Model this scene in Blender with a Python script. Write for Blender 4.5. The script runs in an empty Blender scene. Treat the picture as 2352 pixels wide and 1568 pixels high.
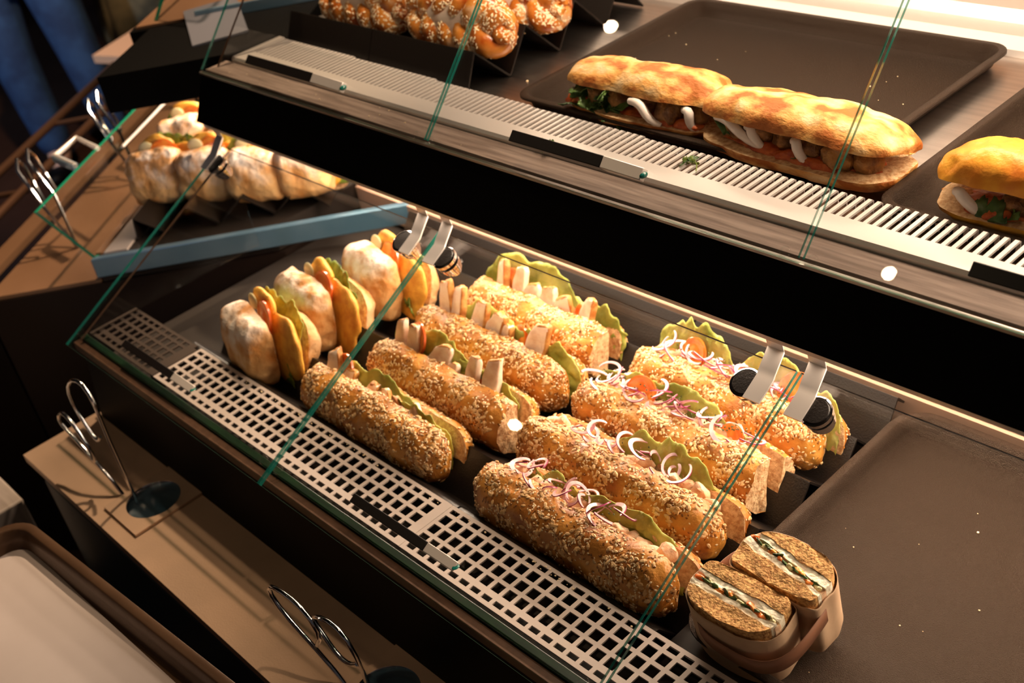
import bpy, math, random
import numpy as np
from mathutils import Vector, Matrix, noise
PI = math.pi
sc = bpy.context.scene
col = sc.collection

# ------------------------------------------------------------------ camera, world, exposure, room lights and added fills
yaw, pitch, roll = math.radians(52.947), math.radians(33.421), math.radians(-11.483)
ca, sa, cb, sb, cc, sn = math.cos(yaw), math.sin(yaw), math.cos(pitch), math.sin(pitch), math.cos(roll), math.sin(roll)
fw = Vector((-sa*cb, ca*cb, -sb)); rt = Vector((ca, sa, 0)); up = rt.cross(fw)
r2 = cc*rt + sn*up; u2 = -sn*rt + cc*up
cd = bpy.data.cameras.new('camera'); cam = bpy.data.objects.new('camera', cd); col.objects.link(cam)
mt = Matrix(((r2.x, u2.x, -fw.x, 0), (r2.y, u2.y, -fw.y, 0), (r2.z, u2.z, -fw.z, 1.0), (0, 0, 0, 1)))
cam.matrix_world = mt
cd.sensor_width = 36; cd.lens = 36*2750/2352; cd.clip_start = .02; cd.clip_end = 60
cd.dof.use_dof = True; cd.dof.focus_distance = 1.33; cd.dof.aperture_fstop = 5.6
sc.camera = cam
sc.view_settings.view_transform = 'Standard'; sc.view_settings.look = 'None'
sc.view_settings.gamma = 1; sc.view_settings.use_curve_mapping = False
sc.view_settings.exposure = 0.5
w = bpy.data.worlds.new('room_air'); sc.world = w; w.use_nodes = True
w.node_tree.nodes['Background'].inputs[0].default_value = (.62, .58, .60, 1)
w.node_tree.nodes['Background'].inputs[1].default_value = .03

def area(name, loc, target, sx, sy, power, color, spread=180):
    d = bpy.data.lights.new(name, 'AREA'); d.shape = 'RECTANGLE'; d.size = sx; d.size_y = sy
    d.energy = power; d.color = color; d.spread = math.radians(spread)
    o = bpy.data.objects.new(name, d); col.objects.link(o)
    z = (Vector(loc)-Vector(target)).normalized(); x = Vector((1, 0, 0)); x = (x-z*x.dot(z)).normalized(); y = z.cross(x)
    M = Matrix((x, y, z)).transposed().to_4x4(); M.translation = Vector(loc); o.matrix_world = M   # long side runs along the counter
    return o
WARM = (1, .70, .44); PINK = (1, .765, .56)
# LED strip fixed under the upper shelf, lamp bar over the upper shelf, pendant spots of the shop; added fills are marked
area('shelf_led', (-.95, 1.095, .238), (-.95, .80, -.05), 1.9, .03, 12.0, PINK)
area('shelf_front_fill', (-.95, .866, .243), (-.95, .80, 0), 1.5, .012, 1.7, PINK)  # added fill for the sandwich fronts, no separate strip there
area('top_lamp_bar', (-.65, 1.16, .66), (-.75, 1.2, .3), 1.5, .05, 9.5, PINK)
area('top_lamp_back', (-1.15, 1.66, .70), (-1.0, 1.2, .3), 1.7, .03, 2.2, PINK)
def spot(name, loc, target, power, size, color=WARM, rad=.04):
    d = bpy.data.lights.new(name, 'SPOT'); d.energy = power; d.color = color; d.spot_size = math.radians(size); d.spot_blend = .6
    d.shadow_soft_size = rad
    o = bpy.data.objects.new(name, d); col.objects.link(o); o.location = loc
    o.rotation_euler = (Vector(target)-Vector(loc)).to_track_quat('-Z', 'Y').to_euler()
    return o
spot('pendant_spot', (-.55, .35, 2.1), (-1.0, .65, 0), 5, 60)
spot('pendant_spot_ledge', (-.9, 1.35, 2.2), (-1.15, .36, -.15), 42, 24)
spot('pendant_spot_left', (-2.2, 1.7, 2.0), (-2.3, .9, 0), 150, 60)
spot('far_fill', (-3.0, 1.0, 1.9), (-4.1, 1.8, 0), 110, 50)  # added warm fill on the shoppers, no known fixture
spot('cool_fill', (-3.2, -.9, 1.9), (-4.3, 1.4, 0), 160, 50, (.45, .65, 1), .1)  # added cool fill on the shoppers, no known source
area('second_counter_led', (-2.12, 1.12, .24), (-2.10, .95, 0), .5, .03, 3.2, PINK)
spot('cool_fill_counter', (-1.75, -.9, .9), (-2.05, .80, 0), 7, 20, (.40, .62, 1), .02)  # added cool fill aimed at the blue-grey end strip

# ------------------------------------------------------------------ materials
MATS = {}
def mat(name, c1, c2=None, scale=30, rough=.5, metal=0, bump=0, bscale=200, pos=(.35, .65), c3=None, spec=.5,
        sub=0, detail=4, stretch=(1, 1, 1), wave=False, coat=0):
    m = bpy.data.materials.new(name); m.use_nodes = True; nt = m.node_tree; b = nt.nodes['Principled BSDF']
    b.inputs['Base Color'].default_value = (*c1, 1); b.inputs['Roughness'].default_value = rough
    b.inputs['Metallic'].default_value = metal; b.inputs['Specular IOR Level'].default_value = spec
    if coat: b.inputs['Coat Weight'].default_value = coat; b.inputs['Coat Roughness'].default_value = .15
    if sub:
        b.inputs['Subsurface Weight'].default_value = sub; b.inputs['Subsurface Radius'].default_value = (.01, .006, .003)
        b.inputs['Subsurface Scale'].default_value = .6
    tc = nt.nodes.new('ShaderNodeTexCoord'); oi = nt.nodes.new('ShaderNodeObjectInfo')
    ml = nt.nodes.new('ShaderNodeVectorMath'); ml.operation = 'SCALE'; ml.inputs[0].default_value = (3, 5, 7)
    nt.links.new(oi.outputs['Random'], ml.inputs['Scale'])
    mp = nt.nodes.new('ShaderNodeMapping'); mp.inputs['Scale'].default_value = stretch
    ad = nt.nodes.new('ShaderNodeVectorMath'); ad.operation = 'ADD'
    nt.links.new(tc.outputs['Object'], mp.inputs[0]); nt.links.new(mp.outputs[0], ad.inputs[0]); nt.links.new(ml.outputs[0], ad.inputs[1])
    if c2:
        n = nt.nodes.new('ShaderNodeTexNoise'); n.inputs['Scale'].default_value = scale; n.inputs['Detail'].default_value = detail
        r = nt.nodes.new('ShaderNodeValToRGB'); e = r.color_ramp.elements
        e[0].position = pos[0]; e[1].position = pos[1]; e[0].color = (*c1, 1); e[1].color = (*c2, 1)
        if c3:
            x = e.new(min(.99, pos[1]+.15)); x.color = (*c3, 1)
        nt.links.new(ad.outputs[0], n.inputs['Vector']); nt.links.new(n.outputs['Fac'], r.inputs[0]); nt.links.new(r.outputs[0], b.inputs['Base Color'])
    if bump:
        n2 = nt.nodes.new('ShaderNodeTexNoise'); n2.inputs['Scale'].default_value = bscale; n2.inputs['Detail'].default_value = 3
        bp = nt.nodes.new('ShaderNodeBump'); bp.inputs['Strength'].default_value = min(1, bump); bp.inputs['Distance'].default_value = .001*max(1, bump)
        nt.links.new(ad.outputs[0], n2.inputs['Vector']); nt.links.new(n2.outputs['Fac'], bp.inputs['Height']); nt.links.new(bp.outputs[0], b.inputs['Normal'])
    MATS[name] = m
    return m
black = mat('black_lacquer', (.0022, .0020, .0020), rough=.55, spec=.10)
blackpl = mat('black_acrylic', (.010, .0072, .006), rough=.33, bump=.5, bscale=420, spec=.38)
tray_m = mat('black_enamel', (.017, .010, .0065), rough=.33, bump=1.9, bscale=1000, spec=.5, detail=1)
tray_m.node_tree.nodes['Principled BSDF'].inputs['Specular Tint'].default_value = (1, .74, .56, 1)
steel = mat('brushed_steel', (.50, .44, .40), (.60, .53, .48), 8, rough=.34, metal=1, bump=.15, bscale=60, stretch=(1, 14, 1))
ledge_m = mat('bronze_steel', (.52, .36, .25), (.60, .41, .28), 10, rough=.40, metal=.35, bump=.2, bscale=500)
alu = mat('bright_aluminium', (.82, .76, .72), rough=.36, metal=.45)
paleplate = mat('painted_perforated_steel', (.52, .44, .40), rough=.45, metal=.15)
dimplate = mat('dim_perforated_steel', (.07, .05, .04), rough=.4, metal=.3)  # dim left reach of the grate, its dimness put into the colour
chrome = mat('chrome', (.82, .82, .84), rough=.10, metal=1)
wood = mat('grey_oak_laminate', (.17, .115, .09), (.34, .25, .205), 9, rough=.5, bump=.4, bscale=500, stretch=(1, 14, 3), pos=(.35, .65), detail=6)
darkvoid = mat('dark_tray_base', (.02, .014, .011), rough=.5)
brown = mat('brown_profile', (.085, .042, .024), (.12, .06, .034), 80, rough=.4, metal=.3)
greenprof = mat('green_rubber_seal', (.001, .009, .004), (.004, .022, .006), 30, rough=.3, stretch=(1, 12, 1))
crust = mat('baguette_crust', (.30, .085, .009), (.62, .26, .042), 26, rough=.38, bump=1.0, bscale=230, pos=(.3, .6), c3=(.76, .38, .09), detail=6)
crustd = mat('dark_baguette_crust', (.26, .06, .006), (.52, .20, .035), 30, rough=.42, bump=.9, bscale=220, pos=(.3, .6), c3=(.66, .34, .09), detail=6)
crumb = mat('bread_crumb', (.50, .25, .10), (.80, .55, .30), 150, rough=.85, bump=1.6, bscale=330, pos=(.35, .6), detail=5)
ciab = mat('pale_ciabatta_crust', (.42, .12, .015), (.76, .38, .10), 24, rough=.6, bump=1.3, bscale=150, pos=(.40, .52), c3=(.84, .60, .32), detail=7, stretch=(1, 1.6, 1.6))
cheesy = mat('cheese_baked_crust', (.62, .17, .01), (.86, .42, .04), 24, rough=.38, bump=1.0, bscale=120, pos=(.3, .6), c3=(.9, .55, .15))
flour = mat('floured_crust', (.62, .30, .11), (.86, .70, .58), 34, rough=.85, bump=3.5, bscale=75, pos=(.38, .52), c3=(.92, .84, .78), detail=7)
def flour_mat():
    m = MATS['floured_crust']; nt = m.node_tree; b = nt.nodes['Principled BSDF']; old = b.inputs['Base Color'].links[0].from_socket
    tc = nt.nodes.new('ShaderNodeTexCoord'); sp = nt.nodes.new('ShaderNodeSeparateXYZ'); nt.links.new(tc.outputs['Object'], sp.inputs[0])
    n = nt.nodes.new('ShaderNodeTexNoise'); n.inputs['Scale'].default_value = 22; n.inputs['Detail'].default_value = 6; nt.links.new(tc.outputs['Object'], n.inputs['Vector'])
    a = nt.nodes.new('ShaderNodeMath'); a.operation = 'MULTIPLY_ADD'; a.inputs[1].default_value = -24; a.inputs[2].default_value = -1.9; nt.links.new(sp.outputs['Y'], a.inputs[0])
    z = nt.nodes.new('ShaderNodeMath'); z.operation = 'MULTIPLY_ADD'; z.inputs[1].default_value = 20; nt.links.new(sp.outputs['Z'], z.inputs[0]); nt.links.new(a.outputs[0], z.inputs[2])
    c = nt.nodes.new('ShaderNodeMath'); c.operation = 'MULTIPLY_ADD'; c.inputs[1].default_value = 3.2; nt.links.new(n.outputs['Fac'], c.inputs[0]); nt.links.new(z.outputs[0], c.inputs[2])
    d = nt.nodes.new('ShaderNodeMath'); d.operation = 'SUBTRACT'; d.inputs[1].default_value = 2.1; d.use_clamp = True; nt.links.new(c.outputs[0], d.inputs[0])
    mx = nt.nodes.new('ShaderNodeMix'); mx.data_type = 'RGBA'; nt.links.new(d.outputs[0], mx.inputs[0])
    r = nt.nodes.new('ShaderNodeValToRGB'); r.color_ramp.elements[0].color = (.52, .20, .035, 1); r.color_ramp.elements[1].color = (.80, .48, .20, 1); r.color_ramp.elements[0].position = .35; r.color_ramp.elements[1].position = .6
    nt.links.new(n.outputs['Fac'], r.inputs[0]); nt.links.new(r.outputs[0], mx.inputs[6]); nt.links.new(old, mx.inputs[7]); nt.links.new(mx.outputs[2], b.inputs['Base Color'])
flour_mat()
flourside = mat('floured_bun_side', (.50, .22, .05), (.78, .50, .26), 22, rough=.8, bump=1.6, bscale=200, pos=(.3, .6), detail=6)
seed_a = mat('sesame_seed', (.90, .72, .46), rough=.4)
seed_b = mat('sunflower_seed', (.58, .32, .11), (.78, .52, .26), 90, rough=.5)
seed_c = mat('flax_seed', (.24, .085, .015), rough=.25)
lett = mat('romaine_lettuce', (.16, .20, .02), (.46, .47, .10), 22, rough=.45, bump=1.5, bscale=120, pos=(.32, .62), sub=.1, detail=8, c3=(.52, .50, .20))
lettd = mat('green_lettuce', (.06, .12, .012), (.22, .30, .04), 40, rough=.4, bump=1.2, bscale=90, sub=.1)
rocket = mat('rocket_leaf', (.015, .05, .008), (.09, .17, .03), 50, rough=.38, bump=.6, bscale=120)
chick = mat('chicken_breast', (.74, .50, .34), (.90, .76, .62), 60, rough=.5, bump=.7, bscale=170, pos=(.3, .6), sub=.15)
chickskin = mat('grilled_chicken_skin', (.38, .12, .02), (.72, .38, .12), 80, rough=.45, bump=.8, bscale=150)
tom = mat('tomato_flesh', (.78, .16, .02), (.90, .38, .06), 60, rough=.25, sub=.2, coat=.3)
tomskin = mat('tomato_skin', (.62, .10, .01), rough=.2, coat=.4)
onion = mat('red_onion_flesh', (.66, .33, .38), (.82, .55, .56), 70, rough=.3, sub=.15, coat=.2)
onionp = mat('red_onion_skin', (.38, .04, .15), rough=.3, coat=.2)
cress = mat('chopped_chives', (.05, .07, .02), (.14, .15, .05), 300, rough=.6)
salmon = mat('fish_cream', (.72, .36, .18), (.90, .66, .44), 90, rough=.5, bump=1.2, bscale=160, sub=.1)
patty = mat('breaded_cutlet', (.60, .23, .02), (.88, .48, .07), 60, rough=.5, bump=1.3, bscale=420, pos=(.3, .65))
eggw = mat('pale_cucumber', (.76, .66, .36), rough=.4)
meat = mat('meatball', (.14, .05, .015), (.50, .24, .06), 60, rough=.5, bump=3.0, bscale=200, pos=(.35, .7))
redsauce = mat('red_pepper_spread', (.38, .045, .01), (.62, .15, .03), 90, rough=.35, bump=1.2, bscale=220)
whites = mat('white_sauce', (.84, .74, .68), rough=.28, coat=.2)
pretz = mat('glazed_pretzel_crust', (.36, .065, .006), (.70, .26, .04), 30, rough=.24, bump=.6, bscale=80, coat=.3, pos=(.35, .6), c3=(.80, .55, .35), detail=5)
pretzpale = mat('pale_pretzel_split', (.72, .52, .40), (.80, .64, .52), 40, rough=.6)
rye = mat('rye_crumb', (.36, .15, .035), (.74, .42, .15), 240, rough=.85, bump=2.0, bscale=380, pos=(.36, .58), detail=5)
eggs = mat('herbed_cream_cheese', (.88, .78, .56), (.95, .88, .72), 120, rough=.5, bump=1.3, bscale=200)
kraft = mat('kraft_paper', (.56, .36, .22), (.66, .45, .29), 20, rough=.65, bump=.6, bscale=60)
band = mat('brown_paper_band', (.30, .13, .07), rough=.55)
paper = mat('white_baking_paper', (.60, .52, .50), (.66, .58, .56), 5, rough=.6, bump=.5, bscale=12)
brownrim = mat('bronze_tray', (.085, .045, .025), (.12, .065, .035), 8, rough=.34, metal=.3, bump=.5, bscale=60)
denim = mat('blue_denim', (.010, .030, .085), (.022, .062, .15), 14, rough=.85, bump=.5, bscale=400)
olive = mat('olive_jacket', (.05, .045, .025), (.26, .19, .09), 6, rough=.9)
skin = mat('skin', (.55, .32, .22), rough=.5, sub=.1)
hair = mat('hair', (.03, .015, .008), rough=.5)
bluesteel = mat('blue_grey_steel', (.09, .19, .28), (.22, .34, .45), 4, rough=.28, metal=.35)
greyc = mat('grey_card', (.14, .145, .18), rough=.55)
beige = mat('beige_laminate', (.66, .38, .22), rough=.45)
tan = mat('tan_laminate', (.20, .105, .055), (.25, .135, .075), 5, rough=.40)
rail_m = mat('bronze_rail', (.17, .085, .05), rough=.4, metal=.6)
panel_dk = mat('dark_brown_panel', (.016, .0085, .006), rough=.55, spec=.25)
bluepanel = mat('petrol_blue_panel', (.010, .035, .055), rough=.45)
floor_m = mat('dark_floor', (.030, .012, .007), (.045, .02, .012), 2, rough=.45)
wall_m = mat('dark_plaster_wall', (.03, .022, .018), rough=.8)
greywood = mat('whitewashed_wood', (.30, .25, .22), (.45, .38, .33), 6, rough=.6, stretch=(1, 10, 1))

def mat_glass(name, tint, gl=1.0):
    m = bpy.data.materials.new(name); m.use_nodes = True; nt = m.node_tree; nt.nodes.remove(nt.nodes['Principled BSDF'])
    out = nt.nodes['Material Output']; t = nt.nodes.new('ShaderNodeBsdfTransparent'); t.inputs[0].default_value = (*tint, 1)
    g = nt.nodes.new('ShaderNodeBsdfGlossy'); g.inputs['Roughness'].default_value = .0; g.inputs['Color'].default_value = (.9*gl, .9*gl, .9*gl, 1)
    f = nt.nodes.new('ShaderNodeLayerWeight'); pw = nt.nodes.new('ShaderNodeMath'); pw.operation = 'POWER'; pw.inputs[1].default_value = 5
    ma = nt.nodes.new('ShaderNodeMath'); ma.operation = 'MULTIPLY_ADD'; ma.inputs[1].default_value = .9; ma.inputs[2].default_value = .035
    f.inputs['Blend'].default_value = .5
    nt.links.new(f.outputs['Facing'], pw.inputs[0]); nt.links.new(pw.outputs[0], ma.inputs[0])
    mx = nt.nodes.new('ShaderNodeMixShader'); nt.links.new(ma.outputs[0], mx.inputs[0]); nt.links.new(t.outputs[0], mx.inputs[1]); nt.links.new(g.outputs[0], mx.inputs[2])
    nt.links.new(mx.outputs[0], out.inputs[0]); MATS[name] = m
    return m
glass = mat_glass('clear_glass', (.985, .99, .985))
def mat_edge(name, c, trans):
    m = bpy.data.materials.new(name); m.use_nodes = True; nt = m.node_tree; b = nt.nodes['Principled BSDF']
    b.inputs['Base Color'].default_value = (*c, 1); b.inputs['Roughness'].default_value = .12; b.inputs['Coat Weight'].default_value = .6
    b.inputs['Coat Roughness'].default_value = .05
    t = nt.nodes.new('ShaderNodeBsdfTransparent'); t.inputs[0].default_value = (.35, .8, .65, 1)
    mx = nt.nodes.new('ShaderNodeMixShader'); mx.inputs[0].default_value = 1-trans
    nt.links.new(t.outputs[0], mx.inputs[1]); nt.links.new(b.outputs[0], mx.inputs[2]); nt.links.new(mx.outputs[0], nt.nodes['Material Output'].inputs[0])
    return m
gedge = mat_edge('green_glass_edge', (.012, .17, .14), .18)
gedge_glint = mat_edge('glint_green_glass_edge', (.30, .62, .50), .15)  # bright reflection line of the bottom edges, put into a paler green
gedge2 = mat_edge('vivid_green_glass_edge', (.01, .30, .17), .1)

# ------------------------------------------------------------------ mesh helpers
class MB:
    def __init__(s): s.v = []; s.f = []; s.m = []
    def add(s, vs, fs, mi=0):
        n = len(s.v); s.v += [tuple(p) for p in vs]; s.f += [tuple(i+n for i in f) for f in fs]
        s.m += (mi if isinstance(mi, list) else [mi]*len(fs)); return s
    def box(s, x0, x1, y0, y1, z0, z1, mi=0):
        vs = [(x, y, z) for z in (z0, z1) for y in (y0, y1) for x in (x0, x1)]
        return s.add(vs, [(0, 2, 3, 1), (4, 5, 7, 6), (0, 1, 5, 4), (2, 6, 7, 3), (0, 4, 6, 2), (1, 3, 7, 5)], mi)
    def prism_x(s, poly, x0, x1, mi=0, cap=None):       # polygon of (y, z) swept along x; mi may be a list, one per side
        n = len(poly); vs = [(x0, y, z) for y, z in poly]+[(x1, y, z) for y, z in poly]
        fs = [(i, (i+1) % n, n+(i+1) % n, n+i) for i in range(n)]+[tuple(range(n-1, -1, -1)), tuple(range(n, 2*n))]
        ms = (list(mi) if isinstance(mi, (list, tuple)) else [mi]*n); c = ms[0] if cap is None else cap
        return s.add(vs, fs, ms+[c, c])
    def prism_z(s, poly, z0, z1, mi=0):
        n = len(poly); vs = [(x, y, z0) for x, y in poly]+[(x, y, z1) for x, y in poly]
        return s.add(vs, [(i, (i+1) % n, n+(i+1) % n, n+i) for i in range(n)]+[tuple(range(n-1, -1, -1)), tuple(range(n, 2*n))], mi)
    def tube(s, path, r, n=8, mi=0, closed=False, cap=True):
        P = [Vector(p) for p in path]; k = len(P); rings = []
        T = []
        for i in range(k):
            a = P[(i-1) % k] if (closed or i > 0) else P[i]; b = P[(i+1) % k] if (closed or i < k-1) else P[i]
            T.append((b-a).normalized())
        nrm = T[0].orthogonal().normalized(); vs = []
        for i in range(k):
            nrm = (nrm-T[i]*nrm.dot(T[i])).normalized(); bi = T[i].cross(nrm)
            rr = r[i] if isinstance(r, (list, tuple)) else r
            for j in range(n):
                a = 2*PI*j/n; vs.append(P[i]+(nrm*math.cos(a)+bi*math.sin(a))*rr)
        fs = []
        for i in range(k if closed else k-1):
            for j in range(n):
                a, b = i*n, ((i+1) % k)*n; fs.append((a+j, a+(j+1) % n, b+(j+1) % n, b+j))
        if not closed and cap: fs += [tuple(range(n-1, -1, -1)), tuple(range((k-1)*n, k*n))]
        return s.add(vs, fs, mi)
    def blob(s, c, r, e=1.0, nu=16, nv=9, amp=0, sc=40, seed=0, mi=0, rot=None):
        vs = []; sg = lambda x: math.copysign(abs(x)**e, x)
        for i in range(nv+1):
            ph = -PI/2+PI*i/nv
            for j in range(nu):
                th = 2*PI*j/nu
                p = Vector((r[0]*sg(math.cos(ph))*sg(math.cos(th)), r[1]*sg(math.cos(ph))*sg(math.sin(th)), r[2]*sg(math.sin(ph))))
                if amp: p *= 1+amp*noise.noise(Vector((p.x*sc+seed*3.1, p.y*sc+seed, p.z*sc-seed)))
                if rot: p = rot @ p
                vs.append(p+Vector(c))
        fs = [(i*nu+j, i*nu+(j+1) % nu, (i+1)*nu+(j+1) % nu, (i+1)*nu+j) for i in range(nv) for j in range(nu)]
        return s.add(vs, fs, mi)
    def lathe(s, prof, c=(0, 0, 0), n=24, mi=0, M=None):
        vs = []
        for r, z in prof:
            for j in range(n):
                a = 2*PI*j/n; p = Vector((r*math.cos(a), r*math.sin(a), z))
                if M: p = M @ p
                vs.append(p+Vector(c))
        k = len(prof)
        return s.add(vs, [(i*n+j, i*n+(j+1) % n, (i+1)*n+(j+1) % n, (i+1)*n+j) for i in range(k-1) for j in range(n)], mi)
    def xf(s, M): s.v = [tuple(M @ Vector(p)) for p in s.v]; return s
    def build(s, name, mats, parent=None, smooth=True, local=False, bevel=0, solid=0, angle=40):
        me = bpy.data.meshes.new(name)
        v = s.v
        if parent is not None and not local:
            o = ROOT.get(parent.name, Vector((0, 0, 0))); v = [(p[0]-o[0], p[1]-o[1], p[2]-o[2]) for p in v]
        me.from_pydata(v, [], s.f)
        for m in (mats if isinstance(mats, (list, tuple)) else [mats]): me.materials.append(m)
        me.polygons.foreach_set('material_index', s.m)
        me.validate(); me.update()
        if smooth:
            me.polygons.foreach_set('use_smooth', [True]*len(me.polygons))
            me.set_sharp_from_angle(angle=math.radians(angle))
        ob = bpy.data.objects.new(name, me); col.objects.link(ob)
        if parent is not None:
            ob.parent = parent; ROOT[ob.name] = ROOT.get(parent.name, Vector((0, 0, 0)))
        if bevel:
            b = ob.modifiers.new('b', 'BEVEL'); b.width = bevel; b.segments = 2; b.limit_method = 'ANGLE'
        if solid:
            b = ob.modifiers.new('s', 'SOLIDIFY'); b.thickness = solid; b.offset = 0
        return ob
ROOT = {}
def tag(o, label=None, cat=None, group=None, kind=None):
    if label: o['label'] = label
    if cat: o['category'] = cat
    if group: o['group'] = group
    if kind: o['kind'] = kind
    return o
def thing(name, label, cat, loc=(0, 0, 0), rot=(0, 0, 0), group=None):
    o = bpy.data.objects.new(name, None); col.objects.link(o); o.location = loc; o.rotation_euler = rot
    o.empty_display_size = .05; ROOT[o.name] = Vector(loc)
    return tag(o, label, cat, group)
def struct(name, mb, m, label=None, smooth=False):
    o = mb.build(name, m, smooth=smooth); return tag(o, label, None, None, 'structure')

# ------------------------------------------------------------------ the room
FZ = -.72
struct('floor', MB().box(-9, 3, -5, 6, FZ-.05, FZ), floor_m, 'dark brown shop floor below the counters')
struct('wall_left', MB().box(-9.1, -9, -5, 6, FZ, 3), wall_m, 'dark wall far behind the shoppers')
struct('wall_back', MB().box(-9, 3, 5.9, 6, FZ, 3), wall_m, 'dark wall behind the counters')

# ------------------------------------------------------------------ main display counter
X0, X1 = -1.875, .02
case = thing('display_counter', 'black self-service bakery counter with two sloping glass fronts and a steel ledge', 'counter', (-.95, .8, FZ))
MB().prism_x([(.345, FZ), (.345, -.20), (.36, -.165), (.47, -.165), (.47, FZ)], X0+.03, X1, 0).build('base_panel', bluepanel, case, smooth=False)
MB().prism_x([(.478, -.165), (.498, -.022), (.5185, -.022), (.5185, -.068), (1.2, -.068), (1.2, FZ), (.478, FZ)], X0+.02, X1).build('front_panel', black, case, smooth=False)
MB().box(X0, X1, .338, .484, -.166, -.150).build('ledge', ledge_m, case, bevel=.003)['label'] = 'brushed bronze steel ledge'
MB().box(X0, X1, .4925, .5055, -.022, -.006).build('front_profile', brown, case, bevel=.001)
MB().box(X0, X1, .506, .519, -.022, -.001).build('glass_seal', greenprof, case, bevel=.002)['label'] = 'dark green strip under the glass'
MB().box(X0, X1, .5195, 1.16, -.066, -.060).build('deck', darkvoid, case, smooth=False)
MB().box(-.662, X1, .625, 1.115, -.055, -.031).build('tray_deck', darkvoid, case, smooth=False)
MB().prism_x([(1.113, -.05), (1.113, .002), (1.135, .006), (1.16, .03), (1.16, .25), (1.17, .25), (1.17, -.05)], X0, X1).build('back_panel', mat('warm_painted_steel', (.42, .27, .19), rough=.55, metal=.1), case, smooth=False)
# perforated air grate in front of the stands
def perforated(x0, x1, y0, rows, pitch, hole, name, m, ztop=0.0, off=0):
    n = int((x1-x0-.008)/pitch); xs = [x0]
    for i in range(n): a = x0+.006+i*pitch+off; xs += [a, a+hole]
    xs.append(x1); ys = [y0]
    for (a, b) in rows[:-1]: ys += [y0+a, y0+b]
    ys.append(y0+rows[-1][0])
    mb = MB(); W = len(xs); mb.v = [(x, y, ztop) for y in ys for x in xs]
    for j in range(len(ys)-1):
        for i in range(W-1):
            if i % 2 == 1 and j % 2 == 1: continue
            mb.f.append((j*W+i, j*W+i+1, (j+1)*W+i+1, (j+1)*W+i)); mb.m.append(0)
    o = mb.build(name, m, smooth=False)
    s = o.modifiers.new('s', 'SOLIDIFY'); s.thickness = .0022; s.offset = -1
    return o
rows = [(.006, .013), (.0215, .035), (.0405, .054), (.0595, .073), (.0785, .0855), (.091, 0)]
for k, (a, b, lab) in enumerate(((-1.640, -1.004, 'pale perforated steel grate with rows of square holes, left half below the first rolls'),
                             (-1.0035, -.40, 'pale perforated steel grate with rows of square holes, right half ending beside the wrapped sandwich'),
                             (-.3995, .0, 'pale perforated steel grate beyond the right end of the wrapped sandwich'))):
    g = perforated(a, b, .5225, rows, .0200, .0142, 'air_grate', paleplate)
    tag(g, lab, 'grate', 'perforated grates along the front')
g = perforated(-1.868, -1.652, .5225, rows, .0200, .0142, 'air_grate', dimplate)
tag(g, 'dim-coloured perforated grate at the far left end behind the sloping glass', 'grate', 'perforated grates along the front')
MB().box(-1.6515, -1.641, .5225, .606, -.03, .001).build('grate_divider', dimplate, case, smooth=False)
# upper fascia, shelf and laminate
MB().prism_x([(.843, .266), (.838, .258), (.846, .252), (.900, .252), (1.55, .252), (1.55, .31), (.9265, .31), (.9265, .332), (.874, .332)], X0, X1).build('fascia', black, case, smooth=False)
MB().box(X0, X1, .848, .858, .244, .252).build('led_profile', alu, case, smooth=False)
MB().prism_x([(.872, .3325), (.872, .336), (.878, .336), (.878, .3325)], X0, X1).build('steel_edge', steel, case, smooth=False)
MB().box(X0+.003, X1, .884, .926, .332, .3365).build('laminate_strip', wood, case, smooth=False)['label'] = 'grey brown oak laminate strip'
MB().box(-1.95, X1, 1.0, 1.52, .311, .315).build('shelf_deck', steel, case, smooth=False)['label'] = 'brushed steel upper shelf'
MB().prism_x([(1.475, .315), (1.475, .325), (1.50, .334), (1.535, .336), (1.545, .352), (1.60, .358), (1.62, .372), (1.80, .372), (1.80, .30), (1.475, .30)], X0, X1).build('rear_profile', alu, case, smooth=False)['label'] = 'stepped bright metal profile at the back'
MB().box(X0, X1, 1.80, 1.83, .252, .75).build('rear_panel', beige, case, smooth=False)
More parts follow.
